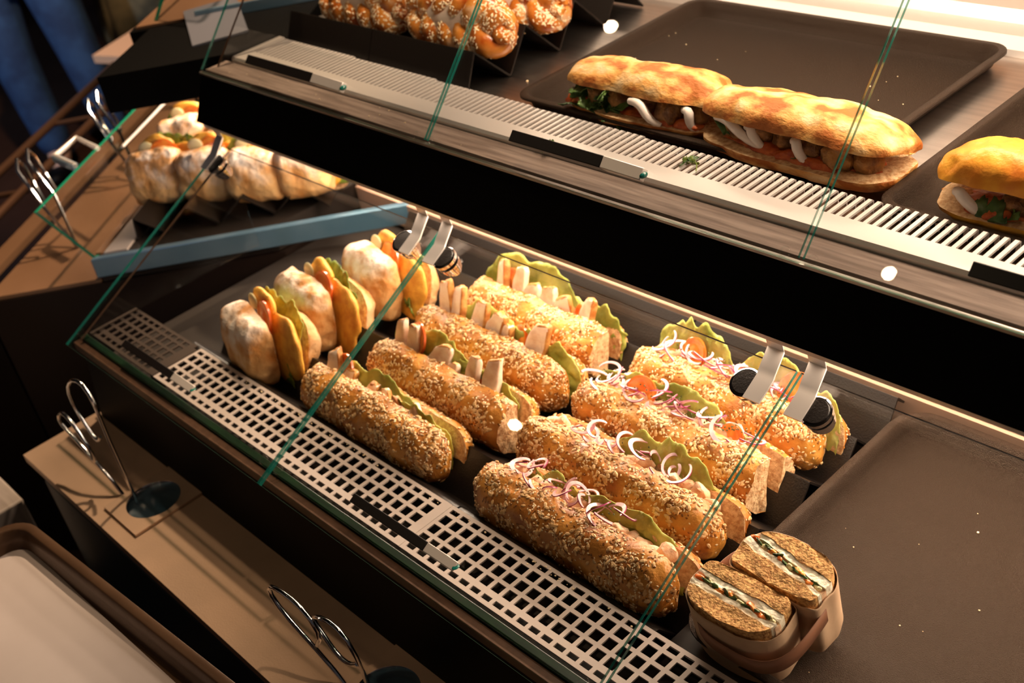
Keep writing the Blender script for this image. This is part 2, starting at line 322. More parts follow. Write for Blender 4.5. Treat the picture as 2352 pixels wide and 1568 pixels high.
# glass panes, hinges and label holders
def pane(x0, x1, y0, z0, y1, z1, th=.0058):
    d = Vector((0, y1-y0, z1-z0)).normalized(); n = Vector((0, -d.z, d.y))*th
    return MB().prism_x([(y0, z0), (y1, z1), (y1+n.y, z1+n.z), (y0+n.y, z0+n.z)], x0, x1, [0, 1, 0, 2] if z0 > .1 else [0, 3, 0, 2], 1)
joints = [-1.875, -1.262, -.648, -.034]
SL = .52; ld = Vector((0, 1, SL)).normalized(); ln = Vector((0, -ld.z, ld.y))
hx = {0: (.035, -.043), 1: (.043, -.043), 2: (.043, -.043)}
for k in range(3):
    xa, xb = joints[k]+.003, joints[k+1]-.003
    if k == 2: xb = .0
    p = pane(xa, xb, .4815, -.0045, .868, .197, .005).build('lower_pane', [glass, gedge, gedge_glint, black], case, smooth=False)  # top edges blackened so the fill leaves no mirrored line
    # hinges with stud rings under the glass
    for hi in hx[k]:
        cx = xa+hi if hi > 0 else xb+hi
        c = Vector((cx, .835, -.001+(.835-.487)*SL))
        mb = MB(); M = Matrix((Vector((1, 0, 0)), ld, ln)).transposed()
        mb.lathe([(0, .0125), (.0145, .0125), (.0165, .011), (.0165, .006)], c, 24, 0, M)
        h = mb.build('hinge', [blackpl], p, angle=30)
        mb = MB()
        for q, (r, z) in enumerate(((.0165, -.001), (.0155, -.007), (.013, -.013), (.009, -.019))):
            mb.lathe([(0, z), (r, z), (r, z-.0045), (0, z-.0045)], c, 24, 0, M)
        mb.lathe([(.0165, .0122), (.0185, .0115), (.0185, .006), (.0155, .006)], c, 24, 0, M)
        mb.build('hinge_stud', chrome, p, angle=30)
        s = -1 if hi > 0 else 1
        mb = MB(); px = cx+s*.019
        pr = [c+ld*-.018+ln*.0125, c+ld*.012+ln*.0125, c+ld*.020+ln*.016, Vector((cx, .862, .222)), Vector((cx, .858, .240)), Vector((cx, .852, .2515))]
        n = len(pr); vs = []
        for q in pr: vs += [(px-.010, q.y, q.z), (px+.012, q.y, q.z)]
        for q in pr: vs += [(px-.010, q.y-.001, q.z+.0025), (px+.012, q.y-.001, q.z+.0025)]
        fs = []
        for i in range(n-1):
            a = 2*i; b = 2*n+2*i
            fs += [(a, a+1, a+3, a+2), (b, b+2, b+3, b+1), (a, a+2, b+2, b), (a+1, b+1, b+3, a+3)]
        fs += [(0, 2*n, 2*n+1, 1), (2*n-2, 2*n-1, 4*n-1, 4*n-2)]
        mb.add(vs, fs).build('hinge_plate', alu, p, angle=30)
    # clear bumpers at the lower corners
    M = Matrix((Vector((1, 0, 0)), ld, ln)).transposed()
    for xx in (xa+.016, xb-.016):
        c = Vector((xx, .506, .0145))
        MB().lathe([(.0062, -.002), (.0068, 0), (.0068, .002), (.005, .003), (.003, .003)], c, 18, 0, M).build('bumper', glass, p)
holder_m = mat('satin_black_bar', (.010, .008, .008), rough=.35, spec=.4)
def holder(p, x0, x1, y, z, slope, w=.011, thk=.006):
    d = Vector((0, math.cos(slope), math.sin(slope))); n = Vector((0, -d.z, d.y))
    def q(x, a, b): return Vector((x, y, z))+d*a+n*b
    def bar(xa, xb, h0, h1, nm, m):
        vs = [q(x, a, b) for x, h in ((xa, h0), (xb, h1)) for a in (0, w) for b in (.0, h)]
        vs = [Vector((xa if i < 4 else xb, v.y, v.z)) for i, v in enumerate(vs)]
        return MB().add(vs, [(0, 1, 3, 2), (4, 6, 7, 5), (0, 4, 5, 1), (2, 3, 7, 6), (0, 2, 6, 4), (1, 5, 7, 3)]).build(nm, m, p, bevel=.001)
    xm = x0+(x1-x0)*.72
    a = bar(x0, xm, thk, thk, 'label_holder', holder_m)
    b = bar(xm, x1-.004, thk, thk*.55, 'holder_tip', alu); b['label'] = 'silver end of the label holder'
    MB().blob(q(x1-.004, w/2, thk*.3), (.004, w*.42, thk*.22), 1, 14, 8).build('holder_cap', gedge, p)
ps = [o for o in bpy.data.objects if o.name.startswith('lower_pane')]
sl = math.atan(SL)
for p, (a, b) in zip(ps, ((-1.727, -1.500), (-1.094, -.888), (-.48, -.275))):
    holder(p, a, b, .5225, .0235, sl, w=.0125, thk=.005)
ups = []
for k in range(3):
    xa, xb = joints[k]+.003, joints[k+1]-.003
    if k == 2: xb = .0
    p = pane(xa, xb, .8785, .338, 1.12, .598, .0042).build('upper_pane', [glass, gedge, gedge_glint], case, smooth=False); ups.append(p)
    M = Matrix.Rotation(math.radians(47), 3, 'X')
    for xx in (xa+.014, xb-.014):
        MB().lathe([(.0052, -.002), (.006, 0), (.006, .002), (.004, .003), (.0025, .003)], Vector((xx, .874, .344)), 18, 0, M).build('bumper', glass, p)
for p, (a, b) in zip(ups, ((-1.722, -1.465), (-1.092, -.872), (-.468, -.26))):
    holder(p, a, b, .894, .3625, math.radians(47), w=.015, thk=.017)
# end glass of the lower bay and of the upper bay
MB().prism_x([(.50, 0), (.87, .19), (.87, .0), (.87, -.0)], X0+.014, X0+.020, [1, 0, 0, 0], 0).build('end_glass', [glass, brown], case, smooth=False)
MB().prism_x([(.90, .335), (1.13, .58), (1.13, .335)], X0+.012, X0+.018, [1, 0, 0], 0).build('end_glass', [glass, brown], case, smooth=False)

# slotted aluminium grille on the upper shelf, every bar a part
gr = thing('slotted_grille', 'bright aluminium slotted air grille along the front of the upper shelf', 'grille', (-.95, .97, .34))
MB().prism_x([(.928, .325), (.928, .341), (.931, .345), (.962, .345), (.962, .342), (.931, .340), (.931, .325)], -1.854, .0).build('front_strip', alu, gr, smooth=False)
MB().box(-1.854, 0, .931, 1.03, .318, .320).build('base_plate', brown, gr, smooth=False)
MB().box(-1.854, 0, .985, .9865, .320, .327).build('cross_rib', darkvoid, gr, smooth=False)
MB().box(-1.854, -1.838, .962, 1.03, .342, .345).build('end_plate', alu, gr, smooth=False)
bar_me = None
xb = -1.832; nb = 0
while xb < -.02:
    L = .962 + .068 - .022*max(0, min(1, (xb+1.85)/1.3))
    if bar_me is None or abs(L-lastL) > .0035:
        mb = MB().prism_x([(.961, .3448), (L-.003, .3448), (L, .3425), (L, .326), (L-.0015, .326), (L-.0015, .342), (.961, .342)], -.0024, .0024)
        o = mb.build('slat', alu, gr, smooth=False); bar_me = o.data; lastL = L
        off = Vector((xb+.95-(-.95)*0, 0, 0)); o.location = (xb, 0, 0)
        ROOT[o.name] = ROOT[gr.name]
    else:
        o = bpy.data.objects.new('slat', bar_me); col.objects.link(o); o.parent = gr; o.location = (xb, 0, 0)
    nb += 1; xb += .01125

# ------------------------------------------------------------------ stands and trays
def ribbon(pts, th, x0, x1):
    P = [Vector((0, a, b)) for a, b in pts]; off = []
    for i, p in enumerate(P):
        d = []
        if i > 0: d.append((P[i]-P[i-1]).normalized())
        if i < len(P)-1: d.append((P[i+1]-P[i]).normalized())
        t = sum(d, Vector()).normalized(); n = Vector((0, t.z, -t.y)); k = th/max(.45, n.dot(Vector((0, d[0].z, -d[0].y))))
        off.append(p+n*k)
    n = len(P); mb = MB()
    vs = [(x, p.y, p.z) for x in (x0, x1) for p in P]+[(x, p.y, p.z) for x in (x0, x1) for p in off]
    fs = []
    for i in range(n-1):
        fs += [(i, i+1, n+i+1, n+i), (2*n+i, 3*n+i, 3*n+i+1, 2*n+i+1), (i, 2*n+i, 2*n+i+1, i+1), (n+i, n+i+1, 3*n+i+1, 3*n+i)]
    fs += [(0, n, 3*n, 2*n), (n-1, 3*n-1, 4*n-1, 2*n-1)]
    return mb.add(vs, fs)
def soften(pts, r=.003):
    out = [pts[0]]
    for i in range(1, len(pts)-1):
        a, b, c = [Vector(p) for p in (pts[i-1], pts[i], pts[i+1])]
        out += [tuple(b+(a-b).normalized()*r), tuple(b+(a-b).normalized()*r*.25+(c-b).normalized()*r*.25), tuple(b+(c-b).normalized()*r)]
    return out+[pts[-1]]
low = soften([(.612, -.053), (.610, -.004), (.622, -.006), (.657, -.050), (.701, .008), (.757, -.050), (.802, .006), (.857, -.050), (.902, .007), (.957, -.050), (1.002, .006), (1.052, -.050), (1.094, .012), (1.110, -.005)])
for a, b, lab in ((-1.678, -1.3375, 'black ridged stand holding the three floured rolls'), (-1.3345, -1.0015, 'black ridged stand holding the chicken baguettes'),
                  (-.9985, -.666, 'black ridged stand holding the onion baguettes')):
    o = ribbon(low, .0028, a, b).build('display_stand', blackpl); tag(o, lab, 'stand', 'ridged stands in the lower bay')
hi = soften([(1.036, .318), (1.066, .380), (1.128, .3185), (1.175, .383), (1.237, .3185), (1.284, .384), (1.346, .3185), (1.392, .384), (1.44, .3185)])
for a, b, lab in ((-1.853, -1.6145, 'black ridged stand on the upper shelf, at the left end'), (-1.6125, -1.362, 'black ridged stand under the braided sesame rolls, beside the empty tray')):
    o = ribbon(hi, .0028, a, b).build('display_stand', blackpl); tag(o, lab, 'stand', 'ridged stands on the upper shelf')
def rrect(cx, cy, w, d, r, z, n=7):
    out = []
    for k, (sx, sy) in enumerate(((1, 1), (-1, 1), (-1, -1), (1, -1))):
        for i in range(n):
            a = PI/2*k+PI/2*i/(n-1)
            out.append((cx+sx*(w/2-r)+r*math.cos(a), cy+sy*(d/2-r)+r*math.sin(a), z))
    return out
def tray(name, lab, x0, x1, y0, y1, zr, h, m=tray_m, r=.028, group=None, rim=.011, cat='tray'):
    cx, cy, w_, d_ = (x0+x1)/2, (y0+y1)/2, x1-x0, y1-y0; mb = MB()
    prof = [(-.0, -.004), (0, -.001), (-.0012, 0), (-rim+.002, 0), (-rim, -.0012), (-rim-.004, -h*.5), (-rim-.008, -h+.004), (-rim-.012, -h+.0008), (-rim-.03, -h), (-rim-.1, -h)]
    prof2 = [(-rim-.1, -h-.0015), (-rim-.010, -h-.0015), (-rim-.004, -h+.002), (-rim+.0005, -.003), (-.002, -.0035), (0, -.004)]
    rings = [rrect(cx, cy, w_+2*o, d_+2*o, max(.004, r+o*.8), zr+z) for o, z in prof]
    N = len(rings[0]); vs = [p for R in rings for p in R]; fs = []
    for i in range(len(rings)-1):
        fs += [(i*N+j, i*N+(j+1) % N, (i+1)*N+(j+1) % N, (i+1)*N+j) for j in range(N)]
    fs.append(tuple((len(rings)-1)*N+j for j in range(N))); mb.add(vs, fs)
    rings = [rrect(cx, cy, w_+2*o, d_+2*o, max(.004, r+o*.8), zr+z) for o, z in prof2]
    vs = [p for R in rings for p in R]; fs = [tuple(range(N-1, -1, -1))]
    for i in range(len(rings)-1):
        fs += [(i*N+j, i*N+(j+1) % N, (i+1)*N+(j+1) % N, (i+1)*N+j) for j in range(N)]
    mb.add(vs, fs)
    o = mb.build(name, m, angle=50); return tag(o, lab, cat, group)
tray('baking_tray', 'empty black baking tray filling the lower right behind the wrapped sandwich', -.656, -.06, .632, 1.104, 0, .028, r=.045)
tray('baking_tray', 'large black baking tray on the upper shelf under two pale ciabatta sandwiches', -1.262, -.722, 1.040, 1.458, .340, .0225, r=.03, group='black trays on the upper shelf')
tray('baking_tray', 'black baking tray at the upper right edge under the cheese-crusted sandwich', -.652, -.08, 1.010, 1.43, .340, .0225, r=.03, group='black trays on the upper shelf')

# ------------------------------------------------------------------ bread building blocks
def half_loaf(L, H, T, seed, side=-1, p=6, amp=.0022, cut=(0, 0), nx=64, nt=22, ns=7, e=.85, q=2.3, sc=34, dip=0):
    """half a loaf standing on edge: cut face at y=0, crust bulging to side*y, bottom at z=0"""
    mb = MB(); R = []
    sv = Vector((seed*7.3, seed*2.1, seed*4.7))
    sg = lambda x, ee: math.copysign(abs(x)**ee, x)
    for i in range(nx+1):
        uu = -1+2*i/nx; t = math.sin(PI/2*uu)
        s = (max(0, 1-abs(t)**p))**(1/q)
        if (cut[0] and t < 0) or (cut[1] and t > 0): s = 1-.10*abs(t)**8
        s = max(s, .03); ring = []
        for j in range(nt+1):
            th = PI*j/nt; z = sg(math.cos(th), e); y = abs(math.sin(th))**e
            ring.append(Vector((t*L/2, side*T*y*s, H/2+H/2*z*(s**.75))))
        for j in range(1, ns):
            k = -1+2*j/ns; ring.append(Vector((t*L/2, -side*.0012, H/2+H/2*k*(s**.75)*.995)))
        for jj, v in enumerate(ring):
            a = amp if jj <= nt else amp*.5
            n = noise.noise(v*sc+sv)*a+noise.noise(v*sc*2.9+sv)*a*.45
            d = Vector((0, v.y-side*T*.3, v.z-H/2)); d = d.normalized() if d.length > 1e-5 else Vector((0, side, 0))
            v += d*n; v.x += noise.noise(v*60+sv*2)*a*.9
            if dip and jj <= nt: v += d*(-dip*max(0, noise.noise(Vector((v.x*22, v.z*30, seed*3.3)))-.1))
            if i in (0, nx) and (cut[0 if i == 0 else 1]): v.x += noise.noise(v*120+sv)*.003
        R.append(ring)
    N = len(R[0]); vs = [v for r in R for v in r]; fs = []; ms = []
    for i in range(nx):
        for j in range(N):
            f = (i*N+j, i*N+(j+1) % N, (i+1)*N+(j+1) % N, (i+1)*N+j)
            fs.append(f if side < 0 else f[::-1]); ms.append(0 if j < nt else 1)
    for i, c in ((0, cut[0]), (nx, cut[1])):
        cen = sum(R[i], Vector())/N; cen.x += (.002 if i else -.002)*(0 if c else 1); vs.append(cen); k = len(vs)-1
        for j in range(N):
            f = (i*N+j, i*N+(j+1) % N, k); fs.append(f if ((i > 0) == (side < 0)) else f[::-1]); ms.append(1 if c else 0)
    return mb.add(vs, fs, ms)
def scatter(mb, count, rng, keep, kinds, mi_ok=0):
    """seeds pressed on the crust faces: returns a mesh builder holding them all"""
    V = [Vector(v) for v in mb.v]; F = [f for f, m in zip(mb.f, mb.m) if m == mi_ok]
    A = []
    for f in F:
        a, b, c = V[f[0]], V[f[1]], V[f[2]]; ar = (b-a).cross(c-a).length
        if len(f) == 4: ar += (c-a).cross(V[f[3]]-a).length
        A.append(ar)
    cum = np.cumsum(A); out = MB(); n6 = 6
    base = []
    for z, r in ((-.9, .45), (-.2, 1.0), (.55, .8)):
        base += [(r*math.cos(2*PI*j/n6), r*math.sin(2*PI*j/n6), z) for j in range(n6)]
    base += [(0, 0, 1.15), (0, 0, -1.15)]
    bf = [(i*n6+j, i*n6+(j+1) % n6, (i+1)*n6+(j+1) % n6, (i+1)*n6+j) for i in range(2) for j in range(n6)]
    bf += [(12+j, 12+(j+1) % n6, 18) for j in range(n6)]+[((j+1) % n6, j, 19) for j in range(n6)]
    base = np.array(base)
    k = 0; tries = 0
    while k < count and tries < count*6:
        tries += 1
        f = F[int(np.searchsorted(cum, rng.random()*cum[-1]))]; a, b, c = V[f[0]], V[f[1]], V[f[2]]
        u_, v_ = rng.random(), rng.random()
        if u_+v_ > 1: u_, v_ = 1-u_, 1-v_
        if len(f) == 4 and rng.random() < .5: a, b, c = V[f[0]], V[f[2]], V[f[3]]
        p = a+(b-a)*u_+(c-a)*v_; nrm = (b-a).cross(c-a)
        if nrm.length < 1e-12: continue
        nrm.normalize()
        if rng.random() > keep(p, nrm): continue
        x = rng.random(); acc = 0
        for mi, pr, ln_, wd, th in kinds:
            acc += pr
            if x <= acc: break
        t = nrm.orthogonal().normalized(); t = Matrix.Rotation(rng.random()*2*PI, 3, nrm) @ t; t = (t+nrm*rng.uniform(-.25, .35)).normalized(); bi = nrm.cross(t).normalized()
        s = rng.uniform(.8, 1.2); B = np.array([tuple(bi*wd*s), tuple(t.cross(bi)*th*s), tuple(t*ln_*s)])
        pts = base @ B + np.array(tuple(p+nrm*th*.35)); out.add(pts.tolist(), bf, mi); k += 1
    return out
KSEED = [(0, .46, .0016, .0010, .0007), (1, .22, .0036, .0023, .0013), (2, .32, .0021, .0013, .0006)]
def leaf(L, H, rng, amp=.006, nx=64, nz=18, x0=0, z0=0, y0=0, flop=.0, ragged=.010, taper=.35):
    a1, a2, a3 = [rng.random()*6 for _ in range(3)]; f1, f2 = rng.uniform(14, 26), rng.uniform(48, 70); vs = []
    for j in range(nz+1):
        k = j/nz
        for i in range(nx+1):
            t = -1+2*i/nx; env = 1-taper*abs(t)**3-.12*max(0, noise.noise(Vector((t*2.2+a1, a2, 0))))
            x = t*L/2; hh = H*env+ragged*noise.noise(Vector((t*5+a1, 3.3, a2)))*k
            y = amp*(k**1.5)*(math.sin(x*f1+a1)+.45*math.sin(x*f2+a2))+flop*k*k*(1+.4*math.sin(x*18+a3))
            z = hh*k-abs(flop)*.5*k**3
            cr = .0032*noise.noise(Vector((x*95+a1*9, z*95, a2)))+.0016*noise.noise(Vector((x*230+a1*9, z*230, a2)))
            vs.append((x0+x+.006*noise.noise(Vector((k*4, x*30, a3)))*k, y0+y+cr, z0+z+.0025*k*noise.noise(Vector((x*60+a2, 0, a1)))))
    W = nx+1
    return MB().add(vs, [(j*W+i, j*W+i+1, (j+1)*W+i+1, (j+1)*W+i) for j in range(nz) for i in range(nx)])
def arc_strip(c, r, a0, a1, rot, wd=.0032, th=.0014, n=18, sq=1.0):
    """one curved strip of sliced onion: pale flesh, purple outer rim"""
    vs = []; fs = []; ms = []
    for i in range(n+1):
        a = a0+(a1-a0)*i/n; wv = wd*(.55+.45*math.sin(PI*min(1, max(0, i/n*1.0)))) if 0 < i < n else wd*.3
        for rr, hh in ((r, -th/2), (r+wv, -th/2), (r+wv, th/2), (r, th/2)):
            v = Vector((rr*math.cos(a), rr*math.sin(a)*sq, hh+.0012*math.sin(a*2.3))); vs.append(rot @ v+Vector(c))
    for i in range(n):
        for j in range(4):
            fs.append((i*4+j, i*4+(j+1) % 4, (i+1)*4+(j+1) % 4, (i+1)*4+j)); ms.append(1 if j == 1 else 0)
    fs += [(0, 3, 2, 1), (n*4, n*4+1, n*4+2, n*4+3)]; ms += [0, 0]
    return MB().add(vs, fs, ms)
def eul(x, y, z): 
    from mathutils import Euler
    return Euler((x, y, z)).to_matrix()
def tomato_slice(par, c, rot, r=.026, name='tomato_slice'):
    mb = MB(); M = rot
    mb.lathe([(0, .0022), (r*.35, .0020), (r*.45, .0010), (r*.75, .0012), (r*.84, .0022), (r*.95, .0022)], c, 26, 0, M)
    mb.lathe([(r*.95, .0022), (r, .0015), (r, -.0018), (r*.95, -.0024)], c, 26, 1, M)
    mb.lathe([(r*.95, -.0024), (0, -.0024)], c, 26, 0, M)
    return mb.build(name, [tom, tomskin], par, local=True)

# ------------------------------------------------------------------ seeded baguettes
def baguette(label, x0, x1, Y, Z, kind, seed, lean=-16, yawd=0, cuts=(0, 0), cutr=(0, 0), H=.080, T=.042, rdark=False, group=None, spread=4, dens=1.0, cr=None, rear_shift=(.004, 0)):
    rng = random.Random(seed*17+3); L = x1-x0
    t = thing('baguette_sandwich', label, 'sandwich', ((x0+x1)/2, Y, Z), (math.radians(lean), 0, math.radians(yawd)), group)
    ROOT[t.name] = Vector()
    cm = cr or crust
    f = half_loaf(L, H, T, seed, -1, 11, .0046, cuts, nx=80, nt=26)
    f.xf(Matrix.Translation((0, -.007, 0)) @ Matrix.Rotation(math.radians(spread), 4, 'X'))
    fo = f.build('bread_top', [cm, crumb], t, local=True, angle=60)
    sv = seed*1.7
    def keep(p, n):
        lowz = max(0, min(1, (p.z-.006)/.02)); nn = .50+1.1*noise.noise(Vector((p.x*38+sv, p.z*48, sv)))
        return max(.06, nn)*(.22+.78*lowz)*(1 if n.y < .45 else .5)
    s = scatter(f, int(1900*dens*L/.31), rng, keep, KSEED); so = s.build('seed_topping', [seed_a, seed_b, seed_c], fo, local=True, smooth=False); so['kind'] = 'stuff'
    Lr = L*1.0
    g = half_loaf(Lr, H*.94, T*.72, seed+50, 1, 11, .0030, cutr)
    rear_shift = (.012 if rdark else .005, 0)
    g.xf(Matrix.Translation((rear_shift[0], .009, rear_shift[1])) @ Matrix.Rotation(math.radians(-spread), 4, 'X'))
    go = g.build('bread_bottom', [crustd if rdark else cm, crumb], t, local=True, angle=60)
    s = scatter(g, int(420*L/.31), rng, lambda p, n: (.9 if (abs(p.x) > L*.42 or p.z > H*.7) else .25), KSEED); so = s.build('seed_topping', [seed_a, seed_b, seed_c], go, local=True, smooth=False); so['kind'] = 'stuff'
    return t, rng, L, H
def chicken_sub(label, x0, x1, Y, Z, seed, pieces, leaves, toms, **k):
    t, rng, L, H = baguette(label, x0, x1, Y, Z, 'c', seed, group='seeded chicken baguettes', **k)
    for (cx, ll, hh, yy, fl) in leaves:
        leaf(ll, hh*1.10, rng, .0035, x0=cx, z0=.014, y0=yy, flop=fl).build('lettuce_leaf', lett, t, local=True, solid=.0011)
    for (cx, hz, wd, tilt, skin_) in pieces:
        hz = hz*1.08
        mb = MB(); M = eul(rng.uniform(-.12, .12), math.radians(tilt), rng.uniform(-.35, .35)); h2 = .031
        wd = wd*1.22; mb.blob((0, 0, 0), (wd/2, .0060, h2), .34, 24, 14, .14, 110, seed+cx*50, 0)
        ms = []
        for fc in mb.f:
            c = sum((Vector(mb.v[i]) for i in fc), Vector())/len(fc); ms.append(1 if (c.x > wd*.40 and skin_) or c.z > h2*.93 else 0)
        mb.m = ms; mb.v = [tuple(M @ Vector((v[0]*(1.12-.30*max(0, v[2]/h2)), v[1], v[2]+v[0]*.35*(v[2] > 0)))+Vector((cx, -.002, hz-h2))) for v in mb.v]
        mb.build('chicken_slice', [chick, chickskin], t, local=True)
    for (cx, cz, r) in toms: tomato_slice(t, (cx, .004, cz*1.16), eul(math.radians(84), rng.uniform(-.2, .2), rng.uniform(-.5, -.1)), r)
    return t
def onion_sub(label, x0, x1, Y, Z, seed, leaves, arcs, toms, green=0, cream=True, zone=(-.1, .1), **k):
    t, rng, L, H = baguette(label, x0, x1, Y, Z, 'o', seed, group='seeded onion baguettes', **k)
    for (cx, ll, hh, yy, fl) in leaves:
        leaf(ll, hh*1.10, rng, .0035, x0=cx, z0=.014, y0=yy, flop=fl).build('lettuce_leaf', lett, t, local=True, solid=.0011)
    if cream:
        mb = MB()
        for i in range(16):
            x = -L*.40+L*.80*i/15; mb.blob((x, rng.uniform(-.004, .004), .060+rng.uniform(0, .012)), (.012, .0085, .012), .8, 14, 9, .35, 120, seed+i, 0, eul(rng.random(), rng.random(), rng.random()))
        mb.build('fish_cream', salmon, t, local=True)
    for (cx, cz, r) in toms: tomato_slice(t, (cx, .0, cz*1.18), eul(math.radians(78), rng.uniform(-.2, .2), rng.uniform(-.4, .2)), r)
    for i in range(arcs):
        x = zone[0]+(zone[1]-zone[0])*((i+.5)/arcs)+rng.uniform(-.012, .012); r = rng.uniform(.011, .022); a0 = rng.random()*2*PI
        rot = eul(rng.uniform(-.75, .9), rng.uniform(-.6, .6), rng.uniform(0, 6))
        arc_strip((x, rng.uniform(-.012, .010), .081+rng.uniform(-.003, .011)), r, a0, a0+rng.uniform(2.0, 4.4), rot, wd=rng.uniform(.0040, .0062), sq=rng.uniform(.65, 1)).build('onion_strip', [onion, onionp], t, local=True)
    if green:
        mb = MB()
        for i in range(green):
            x = rng.uniform(zone[0], zone[1]); mb.blob((x, rng.gauss(0, .008), .084+rng.uniform(-.004, .010)), (.0016, .0011, .0009), 1, 6, 4, 0, 1, 0, 0, eul(rng.random()*3, rng.random()*3, 0))
        mb.build('chives', cress, t, local=True)['kind'] = 'stuff'
    return t
Z0 = -.038
# (x, top height, width, tilt, skin) per chicken slice; (x, length, height, y, flop) per leaf
chicken_sub('seeded chicken baguette nearest the glass, with a leaf and tomato at its left end', -1.387, -1.072, .668, Z0, 1,
            [(-.118, .096, .022, -6, 1), (-.088, .080, .020, 18, 1), (-.035, .078, .018, 20, 1), (.010, .080, .018, -18, 1), (.042, .078, .026, -35, 1), (.078, .078, .028, -30, 0)],
            [(-.04, .20, .072, .006, .004), (.07, .15, .068, .004, -.006)], [(-.100, .068, .022)], cutr=(0, 0), dens=1.1)
chicken_sub('seeded chicken baguette second from the front with a broad pale leaf and a tomato ring', -1.352, -1.045, .768, Z0, 2,
            [(-.112, .104, .016, -3, 0), (-.083, .106, .017, 4, 0), (-.025, .096, .026, 20, 0), (.002, .080, .020, 14, 0), (.050, .104, .020, 14, 0), (.090, .110, .020, 6, 0)],
            [(-.06, .17, .090, .008, .004), (.05, .17, .074, .008, .003)], [(-.080, .078, .025), (.070, .055, .020)], cutr=(0, 0), cuts=(0, 1), dens=1.0)
chicken_sub('seeded chicken baguette third from the front with white chicken slices standing up', -1.362, -1.045, .868, Z0, 3,
            [(-.118, .114, .024, 0, 1), (-.090, .112, .026, -2, 1), (-.040, .106, .024, 14, 1), (-.005, .102, .024, 26, 1), (.018, .090, .022, 10, 1), (.085, .110, .026, 16, 1)],
            [(-.03, .15, .085, .006, .003), (.08, .17, .076, .006, -.003)], [(.042, .066, .022)], cutr=(0, 0), dens=.95)
chicken_sub('seeded chicken baguette at the back under the long pale lettuce leaf', -1.352, -1.062, .968, Z0, 4,
            [(-.092, .106, .022, -4, 1), (-.052, .108, .024, 6, 0), (-.030, .088, .022, 10, 0), (.010, .094, .026, 6, 0), (.045, .088, .026, -6, 1), (.092, .100, .022, 10, 1)],
            [(-.045, .21, .104, .012, .004), (.09, .13, .078, .012, .008)], [(-.075, .070, .022), (.075, .060, .020)], cuts=(0, 1), dens=1.0)
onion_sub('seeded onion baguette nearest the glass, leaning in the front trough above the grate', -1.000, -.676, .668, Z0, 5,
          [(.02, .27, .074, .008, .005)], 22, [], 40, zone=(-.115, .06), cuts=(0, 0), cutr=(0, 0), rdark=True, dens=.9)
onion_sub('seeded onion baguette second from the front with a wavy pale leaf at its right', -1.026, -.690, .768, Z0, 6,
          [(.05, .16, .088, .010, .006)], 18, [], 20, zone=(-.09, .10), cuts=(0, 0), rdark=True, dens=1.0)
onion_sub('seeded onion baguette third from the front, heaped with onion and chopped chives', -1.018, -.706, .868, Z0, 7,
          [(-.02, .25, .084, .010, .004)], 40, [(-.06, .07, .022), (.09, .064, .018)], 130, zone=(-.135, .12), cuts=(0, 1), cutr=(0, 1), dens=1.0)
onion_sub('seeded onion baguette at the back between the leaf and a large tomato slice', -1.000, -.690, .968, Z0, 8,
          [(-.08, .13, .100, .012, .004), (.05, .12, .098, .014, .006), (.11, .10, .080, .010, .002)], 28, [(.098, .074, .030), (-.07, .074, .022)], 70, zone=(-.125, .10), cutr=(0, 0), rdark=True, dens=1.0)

# ------------------------------------------------------------------ floured rolls with breaded cutlet
def cutlet_roll(label, x0, x1, Y, Z, seed, lean=-14, yawd=0, H=.118, mats=(flour, flourside), group='floured cutlet rolls', patty_r=(.062, .052), blur=False):
    rng = random.Random(seed*11+1); L = x1-x0
    t = thing('cutlet_roll', label, 'roll', ((x0+x1)/2, Y, Z), (math.radians(lean), 0, math.radians(yawd)), group); ROOT[t.name] = Vector()
    f = half_loaf(L, H, .044, seed, -1, 4.6, .0050, nx=56, nt=28, e=.72, q=2.6, sc=24, dip=.010)
    f.xf(Matrix.Translation((-.004, -.012, 0)) @ Matrix.Rotation(math.radians(5), 4, 'X')); f.build('bun_top', [mats[0], crumb], t, local=True, angle=70)
    g = half_loaf(L*.98, H*.93, .032, seed+9, 1, 3.6, .006, nx=40, nt=22, e=.9, q=2.2, sc=26, dip=.006)
    g.xf(Matrix.Translation((.024, .016, 0)) @ Matrix.Rotation(math.radians(-9), 4, 'X')); g.build('bun_bottom', [mats[1], crumb], t, local=True, angle=70)
    mb = MB().blob((0, 0, 0), (patty_r[0]*1.08, .0105, patty_r[1]*1.12), .85, 40, 22, .24, 30, seed)
    mb.xf(Matrix.Translation((L/2-.026, .003, H*.52)) @ Matrix.Rotation(rng.uniform(-.1, .1), 4, 'Y')); mb.build('breaded_cutlet', patty, t, local=True)
    mb = MB().blob((-.006, .002, H*.96), (.036, .009, .026), .85, 22, 12, .25, 40, seed+4); mb.build('breaded_cutlet', patty, t, local=True)
    tomato_slice(t, (L/2-.050, -.0115, H*.86), eul(math.radians(86), 0, rng.uniform(-.15, .1)), .030)
    mb = MB().blob((-.022, -.012, H*1.0), (.016, .003, .013), 1, 18, 10); mb.build('cucumber_slice', eggw, t, local=True)
    leaf(.15, .074, rng, .006, x0=.010, z0=H*.52, y0=.012, flop=.006).build('lettuce_leaf', lett if seed % 2 else lettd, t, local=True, solid=.0011)
    leaf(.06, .04, rng, .006, x0=.062, z0=H*.10, y0=-.002, flop=-.004).build('lettuce_leaf', lettd, t, local=True, solid=.0011)
    return t
cutlet_roll('floured cutlet roll nearest the glass, its cut side turned right', -1.602, -1.468, .672, -.040, 21, lean=-12, yawd=-8, H=.120)
cutlet_roll('floured cutlet roll in the middle with dark green lettuce arching over it', -1.612, -1.462, .776, -.038, 22, lean=-16, yawd=-6, H=.116)
